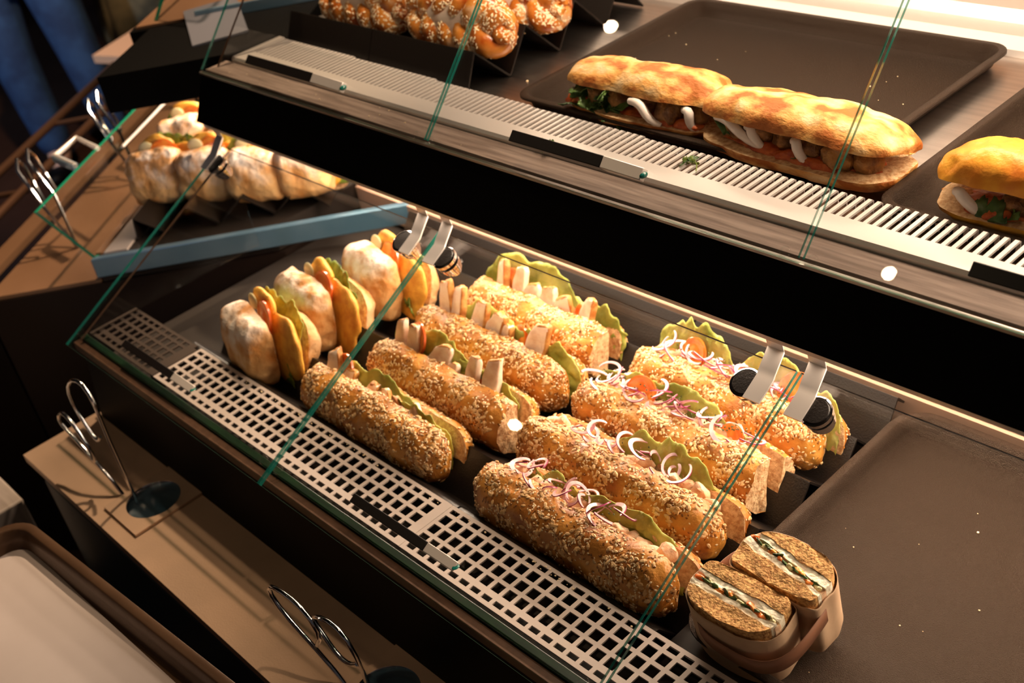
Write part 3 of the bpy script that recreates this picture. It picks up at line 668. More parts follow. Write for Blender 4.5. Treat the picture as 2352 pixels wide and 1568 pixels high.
cutlet_roll('floured cutlet roll at the back, whitest crust, under the hinge', -1.578, -1.436, .890, -.036, 23, lean=-18, yawd=-6, H=.116)

# ------------------------------------------------------------------ wrapped rye sandwich, cut in half
def wrapped():
    t = thing('wrapped_sandwich', 'rye sandwich cut in two halves and wrapped in kraft paper with a brown band', 'sandwich', (-.574, .700, -.0165), (math.radians(8), 0, math.radians(2)))
    ROOT[t.name] = Vector(); rng = random.Random(5)
    for hh, (cy, dy, dx, ln_) in enumerate(((-.0325, .0320, -.010, .055), (.0325, .0320, .008, .054))):
        Ht = .091
        sd = -1 if hh == 0 else 1
        def lim(yy):                       # half width of the slice at the relative depth yy; round outside, square at the seam
            if yy*sd > 0: return (1-.24*abs(yy)**1.5)*(1-min(1, abs(yy))**5)**(1/2.4)
            return (1-.05*abs(yy))*(1-min(1, abs(yy))**12)**(1/3)
        def outline(grow, z, n=22, wob=.0, wf=9):
            out = []; ys_ = [math.sin(PI/2*(-1+2*i/n)) for i in range(n+1)]
            for sx_, seq in ((1, ys_), (-1, ys_[::-1])):
                for yy in seq:
                    a_ = math.atan2(yy, sx_); q = 1+wob*noise.noise(Vector((math.cos(a_)*2.2, math.sin(a_)*2.2, z*wf+hh*9)))
                    lx = max(.10, lim(yy)); out.append(Vector((dx+sx_*(ln_+grow)*lx*q, cy+yy*(dy+grow)*q, z)))
            return out
        # slices across y: the layers of the rear half run askew: bread, cheese, filling, cheese, bread
        cuts_ = [(-1.0, -.30, 'bread_slice', rye, 0), (-.32, -.09, 'cheese_layer', eggs, -.001), (-.10, .15, 'filling', None, -.0045), (.13, .40, 'cheese_layer', eggs, -.001), (.38, 1.0, 'bread_slice', rye, 0)]
        for (a0, a1, nm, m, dz) in cuts_:
            mb = MB(); nx, ny = 34, 8; top = []; xw = ln_*.985
            for j in range(ny+1):
                yy = a0+(a1-a0)*j/ny
                for i in range(nx+1):
                    xx = -1+2*i/nx
                    px = dx+xx*xw*max(.08, lim(yy-(.40 if hh else .10)*xx*(1-min(1, abs(yy)))**.8)); yk = yy-(.40 if hh else .10)*xx*(1-min(1, abs(yy)))**.8; py = cy+yk*dy*.98+.0045*noise.noise(Vector((xx*2.5+hh*5, a0*3, 1.1)))*(1-abs(yy))*(1 if nm != 'x' else 0)
                    pz = Ht+dz+.0016*noise.noise(Vector((px*70, py*70, hh)))+.0011*noise.noise(Vector((px*260, py*260, hh)))
                    top.append((px, py, pz))
            W = nx+1; fs = [(j*W+i, j*W+i+1, (j+1)*W+i+1, (j+1)*W+i) for j in range(ny) for i in range(nx)]
            bot = [(p[0], p[1], .004) for p in top]; n0 = len(top)
            edge = [i for i in range(W)]+[j*W+nx for j in range(1, ny+1)]+[ny*W+i for i in range(nx-1, -1, -1)]+[j*W for j in range(ny-1, 0, -1)]
            vs = top+[bot[i] for i in edge]; ne = len(edge)
            fs += [(edge[i], n0+i, n0+(i+1) % ne, edge[(i+1) % ne]) for i in range(ne)]+[tuple(range(n0+ne-1, n0-1, -1))]
            if m is None:
                mb.add(vs, fs); mb.build('filling', salmon, t, local=True)
                for q in range(15):
                    xr = -.85+1.7*q/14; x = dx+xw*xr; kind_ = (0, 2, 1, 2, 0, 2)[q % 6]
                    MB().blob((x, cy+.025*dy-(.40 if hh else .10)*xr*dy+rng.uniform(-.002, .002), Ht-.003), ((.0062, .0030, .0035), (.005, .0022, .003), (.0070, .0014, .0045))[kind_], .8, 12, 8, .7, 220, q, 0, eul(rng.uniform(-.4, .4), rng.uniform(-.3, .3), rng.uniform(-.5, .2))).build(('tomato_piece', 'cucumber_piece', 'herb_sprig')[kind_], (tom, eggw, rocket)[kind_], t, local=True)
            else: mb.add(vs, fs).build(nm, m, t, local=True, angle=70)
        # paper wrap
        N = 46; zs = [.0, .012, .03, .05, .064, .076, .085+.002*hh]
        rings = [outline(.0018 if z > .01 else -.001, z, wob=.035 if z > .004 else 0) for z in zs]
        rings[-1] = [p+Vector((0, 0, .004*noise.noise(Vector((p.x*60, p.y*60, 0)))-.008*max(0, (p.x-dx)/ln_))) for p in rings[-1]]
        vs = [p for r in rings for p in r]; fs = [((i)*N+j, i*N+(j+1) % N, (i+1)*N+(j+1) % N, (i+1)*N+j) for i in range(len(rings)-1) for j in range(N)]+[tuple(range(N-1, -1, -1))]
        MB().add(vs, fs).build('paper_wrap', kraft, t, local=True, solid=.0007)
    N = 70; vs = []
    for z in (.040, .062):
        for i in range(N):
            a = 2*PI*i/N; c, s = math.cos(a), math.sin(a); e = .70
            r = Vector((.0640*math.copysign(abs(c)**e, c)+(-.001+.0*s), .0700*math.copysign(abs(s)**e, s), z+.006*math.sin(a*2+.6))); vs.append(r)
    MB().add(vs, [(j, (j+1) % N, N+(j+1) % N, N+j) for j in range(N)]).build('paper_band', band, t, local=True, solid=.0008)
    return t
wrapped()

# ------------------------------------------------------------------ ciabatta sandwiches on the upper shelf
def flat_sub(label, cx, cy, cz, L, W, seed, yawd, crm, fill, openang=13, H1=.026, H2=.037, group=None, p=4, side_end=None):
    rng = random.Random(seed*5+2)
    t = thing('ciabatta_sandwich', label, 'sandwich', (cx, cy, cz), (0, 0, math.radians(yawd)), group); ROOT[t.name] = Vector()
    R90 = Matrix.Rotation(PI/2, 4, 'X')
    b = half_loaf(L*.98, W*1.02, H1, seed, -1, p, .004, nx=60, nt=24, sc=24, dip=.004); b.xf(Matrix.Translation((0, W/2, H1)) @ R90)
    b.build('bread_bottom', [crm, crumb], t, local=True, angle=70)
    a = half_loaf(L, W*.98, H2, seed+3, 1, p, .0050, nx=90, nt=34, sc=20, dip=.007, e=.92); a.xf(Matrix.Translation((0, W/2, 0)) @ R90)
    hinge = Matrix.Translation((0, W*.46, H1+.012)) @ Matrix.Rotation(math.radians(-openang), 4, 'X') @ Matrix.Translation((0, -W*.46, 0))
    a.xf(hinge); a.build('bread_top', [crm, crumb], t, local=True, angle=70)
    MB().blob((0, -W*.10, H1+.001), (L*.40, W*.30, .006), .8, 60, 14, .35, 60, seed).build('pepper_spread', redsauce, t, local=True)
    for (kind, x, y, z, r) in fill:
        if kind == 'ball': MB().blob((x, y, z), (r, r, r*.95), 1, 28, 18, .35, 90, seed+x*90).build('meatball', meat, t, local=True)
        if kind == 'red': MB().blob((x, y, z), (r*1.5, r*.8, r*.45), .9, 18, 10, .5, 90, seed+x*70).build('pepper_spread', redsauce, t, local=True)
        if kind == 'white':
            mb = MB(); path = []; n = 9
            for i in range(n):
                k = i/(n-1); path.append((x+r*(k-.5)*1.6+.003*math.sin(k*7+seed), y-.004*math.sin(PI*k), z-.020*k+.006*math.sin(k*5)))
            mb.tube(path, [.0055*(.55+.6*math.sin(PI*min(1, .15+i/(n-1)*.8))) for i in range(n)], 10); mb.build('white_sauce', whites, t, local=True)
        if kind == 'leaf':
            q = leaf(r, .022, rng, .006, nx=26, nz=6, ragged=.020, taper=.7)
            M = Matrix.Translation((x, y, z)) @ eul(rng.uniform(-1.9, -.6), rng.uniform(-.5, .5), rng.uniform(-.9, .9)).to_4x4()
            q.xf(M); q.build('rocket_leaf', rocket, t, local=True, solid=.0008)
    return t
fillA = [('red', -.10, -.028, .030, .016), ('ball', -.072, -.022, .040, .017), ('ball', -.035, -.020, .040, .017), ('ball', .012, -.020, .040, .018), ('ball', .055, -.024, .040, .021), ('ball', .09, -.016, .038, .017),
         ('red', .05, -.034, .027, .017), ('red', .085, -.032, .028, .016), ('white', .028, -.045, .052, .030), ('white', .095, -.036, .050, .012)]
rr = random.Random(8)
fillA += [('leaf', -.05+rr.uniform(-.042, .045), -.030+rr.uniform(-.018, .004), .030+rr.uniform(-.016, .020), rr.uniform(.035, .06)) for i in range(22)]
flat_sub('pale ciabatta sandwich with dark rocket leaves, the left one on the upper tray', -1.040, 1.094, .3178, .262, .098, 31, 2, ciab, fillA, group='ciabatta sandwiches with meatballs')
fillB = [('ball', -.085, -.018, .040, .018), ('ball', -.050, -.020, .040, .019), ('ball', -.010, -.018, .038, .018), ('ball', .028, -.018, .038, .018), ('ball', .066, -.022, .040, .021), ('ball', .100, -.016, .038, .017),
         ('red', -.03, -.030, .028, .018), ('red', .01, -.032, .027, .018), ('red', .05, -.032, .027, .018), ('white', -.070, -.036, .056, .046), ('white', -.045, -.034, .052, .020), ('white', .022, -.036, .050, .016),
         ('leaf', -.108, -.034, .046, .04), ('leaf', .034, -.036, .034, .036), ('leaf', -.06, -.02, .055, .04), ('leaf', .05, -.02, .05, .03)]
flat_sub('pale ciabatta sandwich with white sauce over browned filling, right end behind the glass joint', -.790, 1.086, .3178, .285, .104, 32, -2, ciab, fillB, group='ciabatta sandwiches with meatballs')
fillC = [('red', -.05, -.030, .028, .018), ('white', -.075, -.034, .046, .024), ('ball', -.03, -.02, .036, .017), ('ball', .02, -.02, .036, .018)]
fillC += [('leaf', rr.uniform(-.05, .07), -.036+rr.uniform(-.014, .004), .028+rr.uniform(-.012, .014), rr.uniform(.03, .045)) for i in range(9)]
flat_sub('cheese-crusted orange ciabatta sandwich at the right edge of the upper shelf', -.480, 1.078, .3178, .240, .098, 33, 6, cheesy, fillC, openang=13, H2=.044)
flat_sub('cheese-crusted orange ciabatta behind the front one at the right edge', -.440, 1.215, .3178, .230, .090, 34, 10, cheesy, [('red', -.05, -.026, .028, .016), ('ball', -.04, -.016, .036, .017), ('ball', .03, -.016, .036, .017)], openang=12)

# ------------------------------------------------------------------ braided sesame rolls
def braid(label, cx, cy, cz, L, seed, lean=-20):
    rng = random.Random(seed); t = thing('braided_roll', label, 'roll', (cx, cy, cz), (math.radians(lean), 0, 0), 'braided sesame rolls'); ROOT[t.name] = Vector()
    MB().blob((0, -.006, .052), (L*.46, .030, .043), .95, 48, 24, .10, 60, seed).build('pale_core', pretzpale, t, local=True)
    for k in range(3):
        path = []; rad = []; n = 46
        for i in range(n):
            u_ = i/(n-1); x = (u_-.5)*L*.96; env = (1-abs(2*u_-1)**3.5)**.5 if 0 < i < n-1 else .05
            ph = 2*PI*(x/.115)+2*PI*k/3
            path.append((x, -.012*math.sin(2*ph)*env-.010, .052+.031*math.sin(ph)*env)); rad.append(max(.004, .0205*(env**.6)*(1+.12*math.sin(9*u_+k))))
        mb = MB().tube(path, rad, 16)
        o = mb.build('strand', pretz, t, local=True)
        s = scatter(mb, 850, rng, lambda p, n_: (max(0, .5+1.6*noise.noise(Vector((p.x*26+seed, p.z*30, k*1.0))))*(1 if n_.y < .2 else .15)), [(0, 1, .0024, .0014, .0008)])
        so = s.build('sesame_topping', [seed_a], o, local=True, smooth=False); so['kind'] = 'stuff'
    MB().blob((0, .012, .050), (L*.44, .030, .042), .95, 30, 14, .1, 40, seed+3).build('roll_back', pretz, t, local=True)
braid('braided sesame roll at the left, cut off by the top of the picture', -1.700, 1.112, .343, .238, 41)
braid('braided sesame roll in the middle of the front trough, crossed by the glass joint', -1.452, 1.112, .343, .245, 42)
braid('braided sesame roll behind in the second trough, further right', -1.440, 1.222, .343, .235, 43)

# ------------------------------------------------------------------ tong holders and tongs on the ledge
def tong_holder(label, x0, y0=.362):
    t = thing('tong_holder', label, 'holder', (x0+.0535, y0+.061, -.150), (0, 0, 0), 'steel tong holders on the ledge'); ROOT[t.name] = Vector()
    R = .0435; n = 48; mb = MB(); w2, d2 = .0535, .061; out = []; inn = []
    for i in range(n):
        a = 2*PI*(i+.5)/n; c, s_ = math.cos(a), math.sin(a); k = min(w2/max(1e-6, abs(c)), d2/max(1e-6, abs(s_)))
        out.append((c*k, s_*k)); inn.append((R*c, R*s_))
    out = [(x if abs(abs(x)-w2) > 1e-9 else x, y) for x, y in out]
    for q in ((w2, d2), (-w2, d2), (-w2, -d2), (w2, -d2)):
        j = min(range(n), key=lambda i: (out[i][0]-q[0])**2+(out[i][1]-q[1])**2); out[j] = q
    vs = [(x, y, .005) for x, y in out]+[(x, y, .005) for x, y in inn]+[(x, y, .001) for x, y in out]+[(x, y, .001) for x, y in inn]
    fs = []
    for i in range(n):
        j = (i+1) % n; fs += [(i, j, n+j, n+i), (2*n+i, i, j, 2*n+j)[::-1], (n+i, n+j, 3*n+j, 3*n+i), (2*n+i, 3*n+i, 3*n+j, 2*n+j)]
    mb.add(vs, fs).build('plate', ledge_m, t, local=True, smooth=False)
    MB().lathe([(R, .0048), (R-.001, .003), (R-.002, -.012), (R-.002, -.09), (0, -.09)], (0, 0, 0), 40).build('cup', chrome, t, local=True)
    return t
# the ledge is opened under each cup
def ledge_hole():
    led = [o for o in bpy.data.objects if o.name == 'ledge'][0]; me = led.data; cut = [(-1.5585, .423), (-.9555, .423)]
    r = .0455; z0, z1 = -.166, -.150; n = 40; mb = MB(); ys = (.338, .484); xs = [X0]
    for cx, cy in cut: xs += [cx-.055, cx+.055]
    xs.append(X1)
    for i in range(0, len(xs)-1):
        if i % 2 == 0: mb.box(xs[i], xs[i+1], ys[0], ys[1], z0, z1)
    for cx, cy in cut:
        out = []; inn = []
        for i in range(n):
            a = 2*PI*(i+.5)/n; c, s_ = math.cos(a), math.sin(a)
            kx = .055/max(1e-6, abs(c)); ky = ((ys[1]-cy) if s_ > 0 else (cy-ys[0]))/max(1e-6, abs(s_)); k = min(kx, ky)
            out.append((cx+c*k, cy+s_*k)); inn.append((cx+r*c, cy+r*s_))
        for q in ((cx+.055, ys[1]), (cx-.055, ys[1]), (cx-.055, ys[0]), (cx+.055, ys[0])):
            j = min(range(n), key=lambda i: (out[i][0]-q[0])**2+(out[i][1]-q[1])**2); out[j] = q
        vs = [(x, y, z1) for x, y in out]+[(x, y, z1) for x, y in inn]+[(x, y, z0) for x, y in out]+[(x, y, z0) for x, y in inn]; fs = []
        for i in range(n):
            j = (i+1) % n; fs += [(i, j, n+j, n+i)[::-1], (2*n+i, i, j, 2*n+j), (n+i, n+j, 3*n+j, 3*n+i)[::-1]]
        mb.add(vs, fs)
    nw = mb.build('ledge_new', ledge_m, case, smooth=False); me2 = nw.data; led.data = me2; led.modifiers.clear(); bpy.data.objects.remove(nw); bpy.data.meshes.remove(me); me2.name = 'ledge'
ledge_hole()
tong_holder('square steel tong holder with a round cup at the left of the ledge', -1.612)
tong_holder('square steel tong holder at the right, cut off by the picture bottom', -1.009)
def tongs(label, pts, r=.0031):
    piv = pts['pivot']; t = thing('wire_tongs', label, 'tongs', piv, (0, 0, 0), 'wire tongs in the ledge holders'); ROOT[t.name] = Vector(piv)
    for key in ('a', 'b'):
        P = [Vector(p) for p in pts[key]]; sm = []
        for i in range(len(P)-1):
            sm.append(P[i])
            sm.append(P[i]*.5+P[i+1]*.5)
        sm.append(P[-1])
        for _ in range(2): sm = [sm[0]]+[(sm[i-1]+sm[i]*2+sm[i+1])/4 for i in range(1, len(sm)-1)]+[sm[-1]]
        MB().tube(sm, r, 10).build('handle_wire', chrome, t)
    return t
tongs('wire serving tongs with two looped handles standing in the left holder', {'pivot': (-1.585, .405, -.235),
  'a': [(-1.585, .405, -.235), (-1.600, .410, -.150), (-1.618, .412, -.035), (-1.604, .414, .030), (-1.622, .414, .064), (-1.652, .410, .060), (-1.690, .408, .035), (-1.712, .408, -.005), (-1.678, .408, -.064), (-1.655, .408, -.066), (-1.640, .409, -.048)],
  'b': [(-1.580, .395, -.235), (-1.600, .402, -.152), (-1.672, .392, -.098), (-1.722, .392, -.073), (-1.772, .392, -.071), (-1.755, .391, -.040), (-1.715, .390, -.020), (-1.690, .390, -.020), (-1.650, .390, -.060), (-1.655, .390, -.100), (-1.668, .391, -.094)]})
tongs('wire serving tongs standing in the right holder at the bottom of the picture', {'pivot': (-.975, .405, -.235),
  'a': [(-.975, .405, -.235), (-.998, .402, -.160), (-1.052, .392, -.096), (-1.092, .390, -.078), (-1.124, .388, -.044), (-1.108, .388, -.020), (-1.072, .388, -.014), (-1.040, .390, -.014), (-1.008, .392, -.048), (-1.036, .392, -.086)],
  'b': [(-.960, .412, -.235), (-.966, .408, -.140), (-.955, .402, -.052), (-.972, .400, -.016), (-1.022, .400, -.030), (-1.048, .400, -.050), (-1.028, .400, -.062), (-1.012, .400, -.090), (-.984, .400, -.094), (-.962, .402, -.076)]})

# ------------------------------------------------------------------ shopper's tray with paper, lower left
tr = MB()
o = tray('serving_tray', 'bronze-rimmed serving tray lined with white paper at the lower left corner', -.36, .36, -.52, 0, 0, .034, m=brownrim, r=.05, rim=.014)
o.location = (-1.215, .268, -.048); o.rotation_euler = (0, 0, math.radians(4))
pm = MB(); n = 24
for j in range(n+1):
    for i in range(n+1):
        x = -.66+.66*i/n; y = -.46+.46*j/n; pm.v.append((x, y, .0018+.0014*noise.noise(Vector((x*6, y*6, 0)))+.004*max(0, noise.noise(Vector((x*3, y*3, 4))))))
pm.f = [(j*(n+1)+i, j*(n+1)+i+1, (j+1)*(n+1)+i+1, (j+1)*(n+1)+i) for j in range(n) for i in range(n)]; pm.m = [0]*len(pm.f)
o = pm.build('paper_sheet', paper, solid=.0004); o.location = (-.945, .246, -.081); o.rotation_euler = (0, 0, math.radians(2))
tag(o, 'white baking paper lying crooked in the bronze-rimmed tray', 'paper')
t = thing('tray_slide', 'slide rail carrying the serving tray in front of the ledge', 'rail', (-.9, .1, FZ))
for y in (.02, .20):
    MB().tube([(-1.78, y, -.096), (.0, y, -.096)], .012, 12).build('rail', rail_m, t)
for x in (-1.70, -.3): MB().tube([(x, .11, -.11), (x, .11, FZ)], .015, 12).build('post', rail_m, t)
for x in (-1.70, -.3): MB().tube([(x, .02, -.108), (x, .20, -.108)], .010, 10).build('cross_bar', rail_m, t)
o = MB().box(-2.22, -1.842, .02, .300, -.42, -.205).build('wooden_crate', greywood, bevel=.004); tag(o, 'pale weathered wooden crate end behind the serving tray at the left edge', 'crate')
o2 = MB().box(-2.21, -1.86, .04, .28, FZ, -.4205).build('stool', panel_dk, bevel=.004); tag(o2, 'dark box carrying the pale wooden crate at the left edge', 'box')

# ------------------------------------------------------------------ neighbouring counter round the corner
e1 = Vector((math.cos(math.radians(128)), math.sin(math.radians(128)), 0)); e2 = Vector((math.cos(math.radians(49.6)), math.sin(math.radians(49.6)), 0)); NO = Vector((-2.118, .655, 0))
def N_(a, b, z): return NO+e1*a+e2*b+Vector((0, 0, z))
def nbox(a0, a1, b0, b1, z0, z1, mb=None, mi=0):
    mb = mb or MB(); vs = [N_(a, b, z) for z in (z0, z1) for b in (b0, b1) for a in (a0, a1)]
    return mb.add(vs, [(0, 2, 3, 1)[::-1], (4, 5, 7, 6)[::-1], (0, 1, 5, 4)[::-1], (2, 6, 7, 3)[::-1], (0, 4, 6, 2)[::-1], (1, 3, 7, 5)[::-1]], mi)
nc = thing('display_counter', 'second bakery counter round the corner at the left, seen from its end', 'counter', tuple(N_(.7, .3, FZ)))
P_ = lambda a, b: tuple(N_(a, b, 0))[:2]
MB().prism_z([P_(0, -.24), P_(0, .36), P_(.41, .75), P_(1.9, .75), P_(1.9, -.24)][::-1], FZ, -.055).build('base', panel_dk, nc, smooth=False)
MB().prism_z([P_(.004, 0), P_(.004, .35), P_(.41, .75), P_(1.9, .75), P_(1.9, 0)][::-1], -.052, 0).build('deck', darkvoid, nc, smooth=False)
nbox(-.012, .004, .0, .75, -.036, .004).build('end_trim', bluesteel, nc, bevel=.002)['label'] = 'blue-grey steel end strip'
nbox(.004, 1.9, -.235, -.005, -.054, -.046).build('ledge', tan, nc, smooth=False)
nbox(.012, 1.9, .0, .012, .0, .006).build('brass_strip', tan, nc, smooth=False)
mb = MB()
k = 0
for i in range(90):
    for j in range(4): pass
strip = nbox(.012, 1.9, .016, .062, .0, .004).build('perforated_strip', paleplate, nc, smooth=False)
# front glass with thick green edges, leaning out
G0, G1 = N_(0.0, 0, .002), Vector((-2.130, .590, .13)); dv = e1*1.85; th = e2*.008
vs = [G0, G1, G0+dv, G1+dv]; vs = vs+[v+th for v in vs]
MB().add(vs, [(0, 1, 3, 2), (4, 6, 7, 5), (0, 4, 5, 1), (2, 3, 7, 6), (0, 2, 6, 4), (1, 5, 7, 3)], [0, 0, 1, 1, 1, 1]).build('front_glass', [glass, gedge2], nc, smooth=False)
MB().tube([N_(.02, .01, .128)+e1*.2, N_(.70, .03, .135)], .003, 8).build('glass_rail', alu, nc)
for i, a in enumerate((.235, .575)):
    mb = MB(); z = .13
    c = [N_(a-.075, -.06, z), N_(a-.005, -.135, z), N_(a+.075, -.125, z), N_(a-.005, -.045, z)]
    mb.tube([c[3], c[2], c[1], c[0]], .0055, 8); mb.build('square_bracket', alu, nc, smooth=False)
    MB().tube([c[1]+Vector((0, 0, -.004)), c[0]+Vector((0, 0, -.004))], .009, 4).build('bracket_plate', bluesteel, nc, smooth=False)
for i, (dx, dy) in enumerate(((0, 0), (.035, .0), (.015, .03))):
    MB().blob(tuple(N_(.57, -.005, .14)+Vector((dx, dy, 0))), (.012, .012, .009), 1, 12, 8).build('hinge_knob', chrome, nc)
# stand and upper bay of the neighbour
pts = [(.07, .0), (.075, .045), (.13, .004), (.18, .05), (.235, .004), (.29, .05), (.345, .004), (.40, .05), (.45, .0)]
vs = []; fs = []
for a in (.045, 1.0):
    for b, z in pts: vs.append(N_(a, b, z+.002))
n = len(pts); fs = [(i, i+1, n+i+1, n+i) for i in range(n-1)]
o = MB().add(vs, fs).build('display_stand', blackpl, smooth=False, solid=.003); tag(o, 'black stand under the blurred rolls of the second counter', 'stand')
nbox(.30, 1.9, .06, .60, .255, .325).build('fascia', black, nc, smooth=False)
nbox(.31, 1.9, .07, .60, .326, .331).build('shelf', tan, nc, smooth=False)
vs = [N_(.33, .10, .331), N_(.33, .28, .60), N_(1.8, .10, .331), N_(1.8, .28, .60)]; vs = vs+[v+e2*.008 for v in vs]
MB().add(vs, [(0, 1, 3, 2), (4, 6, 7, 5), (0, 4, 5, 1), (2, 3, 7, 6), (0, 2, 6, 4), (1, 5, 7, 3)], [0, 0, 1, 1, 1, 1]).build('upper_glass', [glass, gedge2], nc, smooth=False)
nbox(.292, .299, .20, .60, .315, .345).build('upper_trim', bluesteel, nc, smooth=False)
vs = [N_(.335, .16, .338), N_(.36, .26, .342), N_(.155, .35, .332), N_(.135, .25, .328)]
cardm = MB().add(vs+[v+Vector((0, 0, -.004)) for v in vs], [(0, 1, 2, 3)[::-1], (4, 5, 6, 7), (0, 1, 5, 4), (1, 2, 6, 5), (2, 3, 7, 6), (3, 0, 4, 7)])
o = cardm.build('grey_card', greyc, smooth=False); tag(o, 'blank slate grey card lying on the black top of the second counter', 'card')
o = nbox(.06, .30, .10, .45, .255, .325).build('till_box', black, nc, smooth=False)
# brighter steel rear deck of the neighbour
for i, (a, b, r, yaw_) in enumerate(((.17, .095, .062, 50), (.14, .205, .060, 48), (.10, .315, .060, 50), (.085, .415, .055, 55), (.33, .095, .062, 45), (.30, .21, .060, 50), (.27, .33, .058, 50))):
    p = N_(a, b, 0)
    lab = ['blurred filled roll in the second counter, nearest its end strip and lowest', 'blurred filled roll with lettuce, second along the end strip of the second counter', 'blurred filled roll with a pale slice, third along the end strip of the second counter',
           'blurred filled roll with green leaf, last along the end strip, just below the fascia', 'blurred filled roll in the second row, left, behind the lowest roll', 'blurred filled roll in the second row, middle', 'blurred filled roll in the second row, right'][i]
    t = cutlet_roll(lab, p.x-r, p.x+r, p.y, .016, 60+i, lean=-14, yawd=yaw_-8, H=.112, group='filled rolls in the second counter', patty_r=(.045, .045))

# tray rails and tongs of the neighbour
t = thing('tray_slide', 'pair of bronze tray rails running along the second counter at the left', 'rail', tuple(N_(.8, -.5, FZ)))
for b, z in ((-.47, -.08), (-.61, -.085)):
    MB().tube([N_(-.1, b, z), N_(1.45, b, z)], .011, 10).build('rail', rail_m, t)
for a in (.25, .62, 1.05): MB().tube([N_(a, -.47, -.09), N_(a, -.61, -.09)], .007, 8).build('cross_bar', rail_m, t)
for a in (.0, 1.3): MB().tube([N_(a, -.54, -.09), N_(a, -.54, FZ)], .014, 8).build('post', rail_m, t)
o = nbox(.02, .045, -.62, -.26, FZ, -.13).build('side_panel', panel_dk, nc, smooth=False)
o = nbox(-.02, 1.5, -.38, -.335, -.10, -.085).build('rail_board', tan, nc, smooth=False)
def far_tongs(label, a, b, h=.13, da=.06):
    base = N_(a, b, -.045); t = thing('wire_tongs', label, 'tongs', tuple(base), (0, 0, 0), 'wire tongs of the second counter'); ROOT[t.name] = base
    for s_ in (-1, 1):
        o_ = e1*(.012*s_); top = N_(a+da, b-.07, h)+e1*(.022*s_)
        MB().tube([base, base*.45+top*.55+o_, top-e1*.012, top+Vector((0, 0, .02)), top+e1*.014, base*.4+top*.6+o_+e1*.012, base*.45+top*.55+o_], .0035, 8).build('handle_wire', chrome, t)
far_tongs('blurred wire tongs nearest, at the left corner of the second counter', .16, -.12)
far_tongs('blurred wire tongs in the middle of the second counter', .44, -.10)
far_tongs('blurred wire tongs furthest along the second counter, beside its black top', .86, -.12)
o = thing('side_table', 'small pale table corner behind the second counter', 'table', (-3.58, 1.56, FZ))
MB().prism_z([(-3.62, 1.36), (-3.38, 1.44), (-3.52, 1.75), (-3.78, 1.70)], -.125, -.10).build('table_top', beige, o, smooth=False)
MB().tube([(-3.58, 1.56, -.12), (-3.58, 1.56, FZ)], .03, 12).build('table_leg', rail_m, o)
mb = MB()

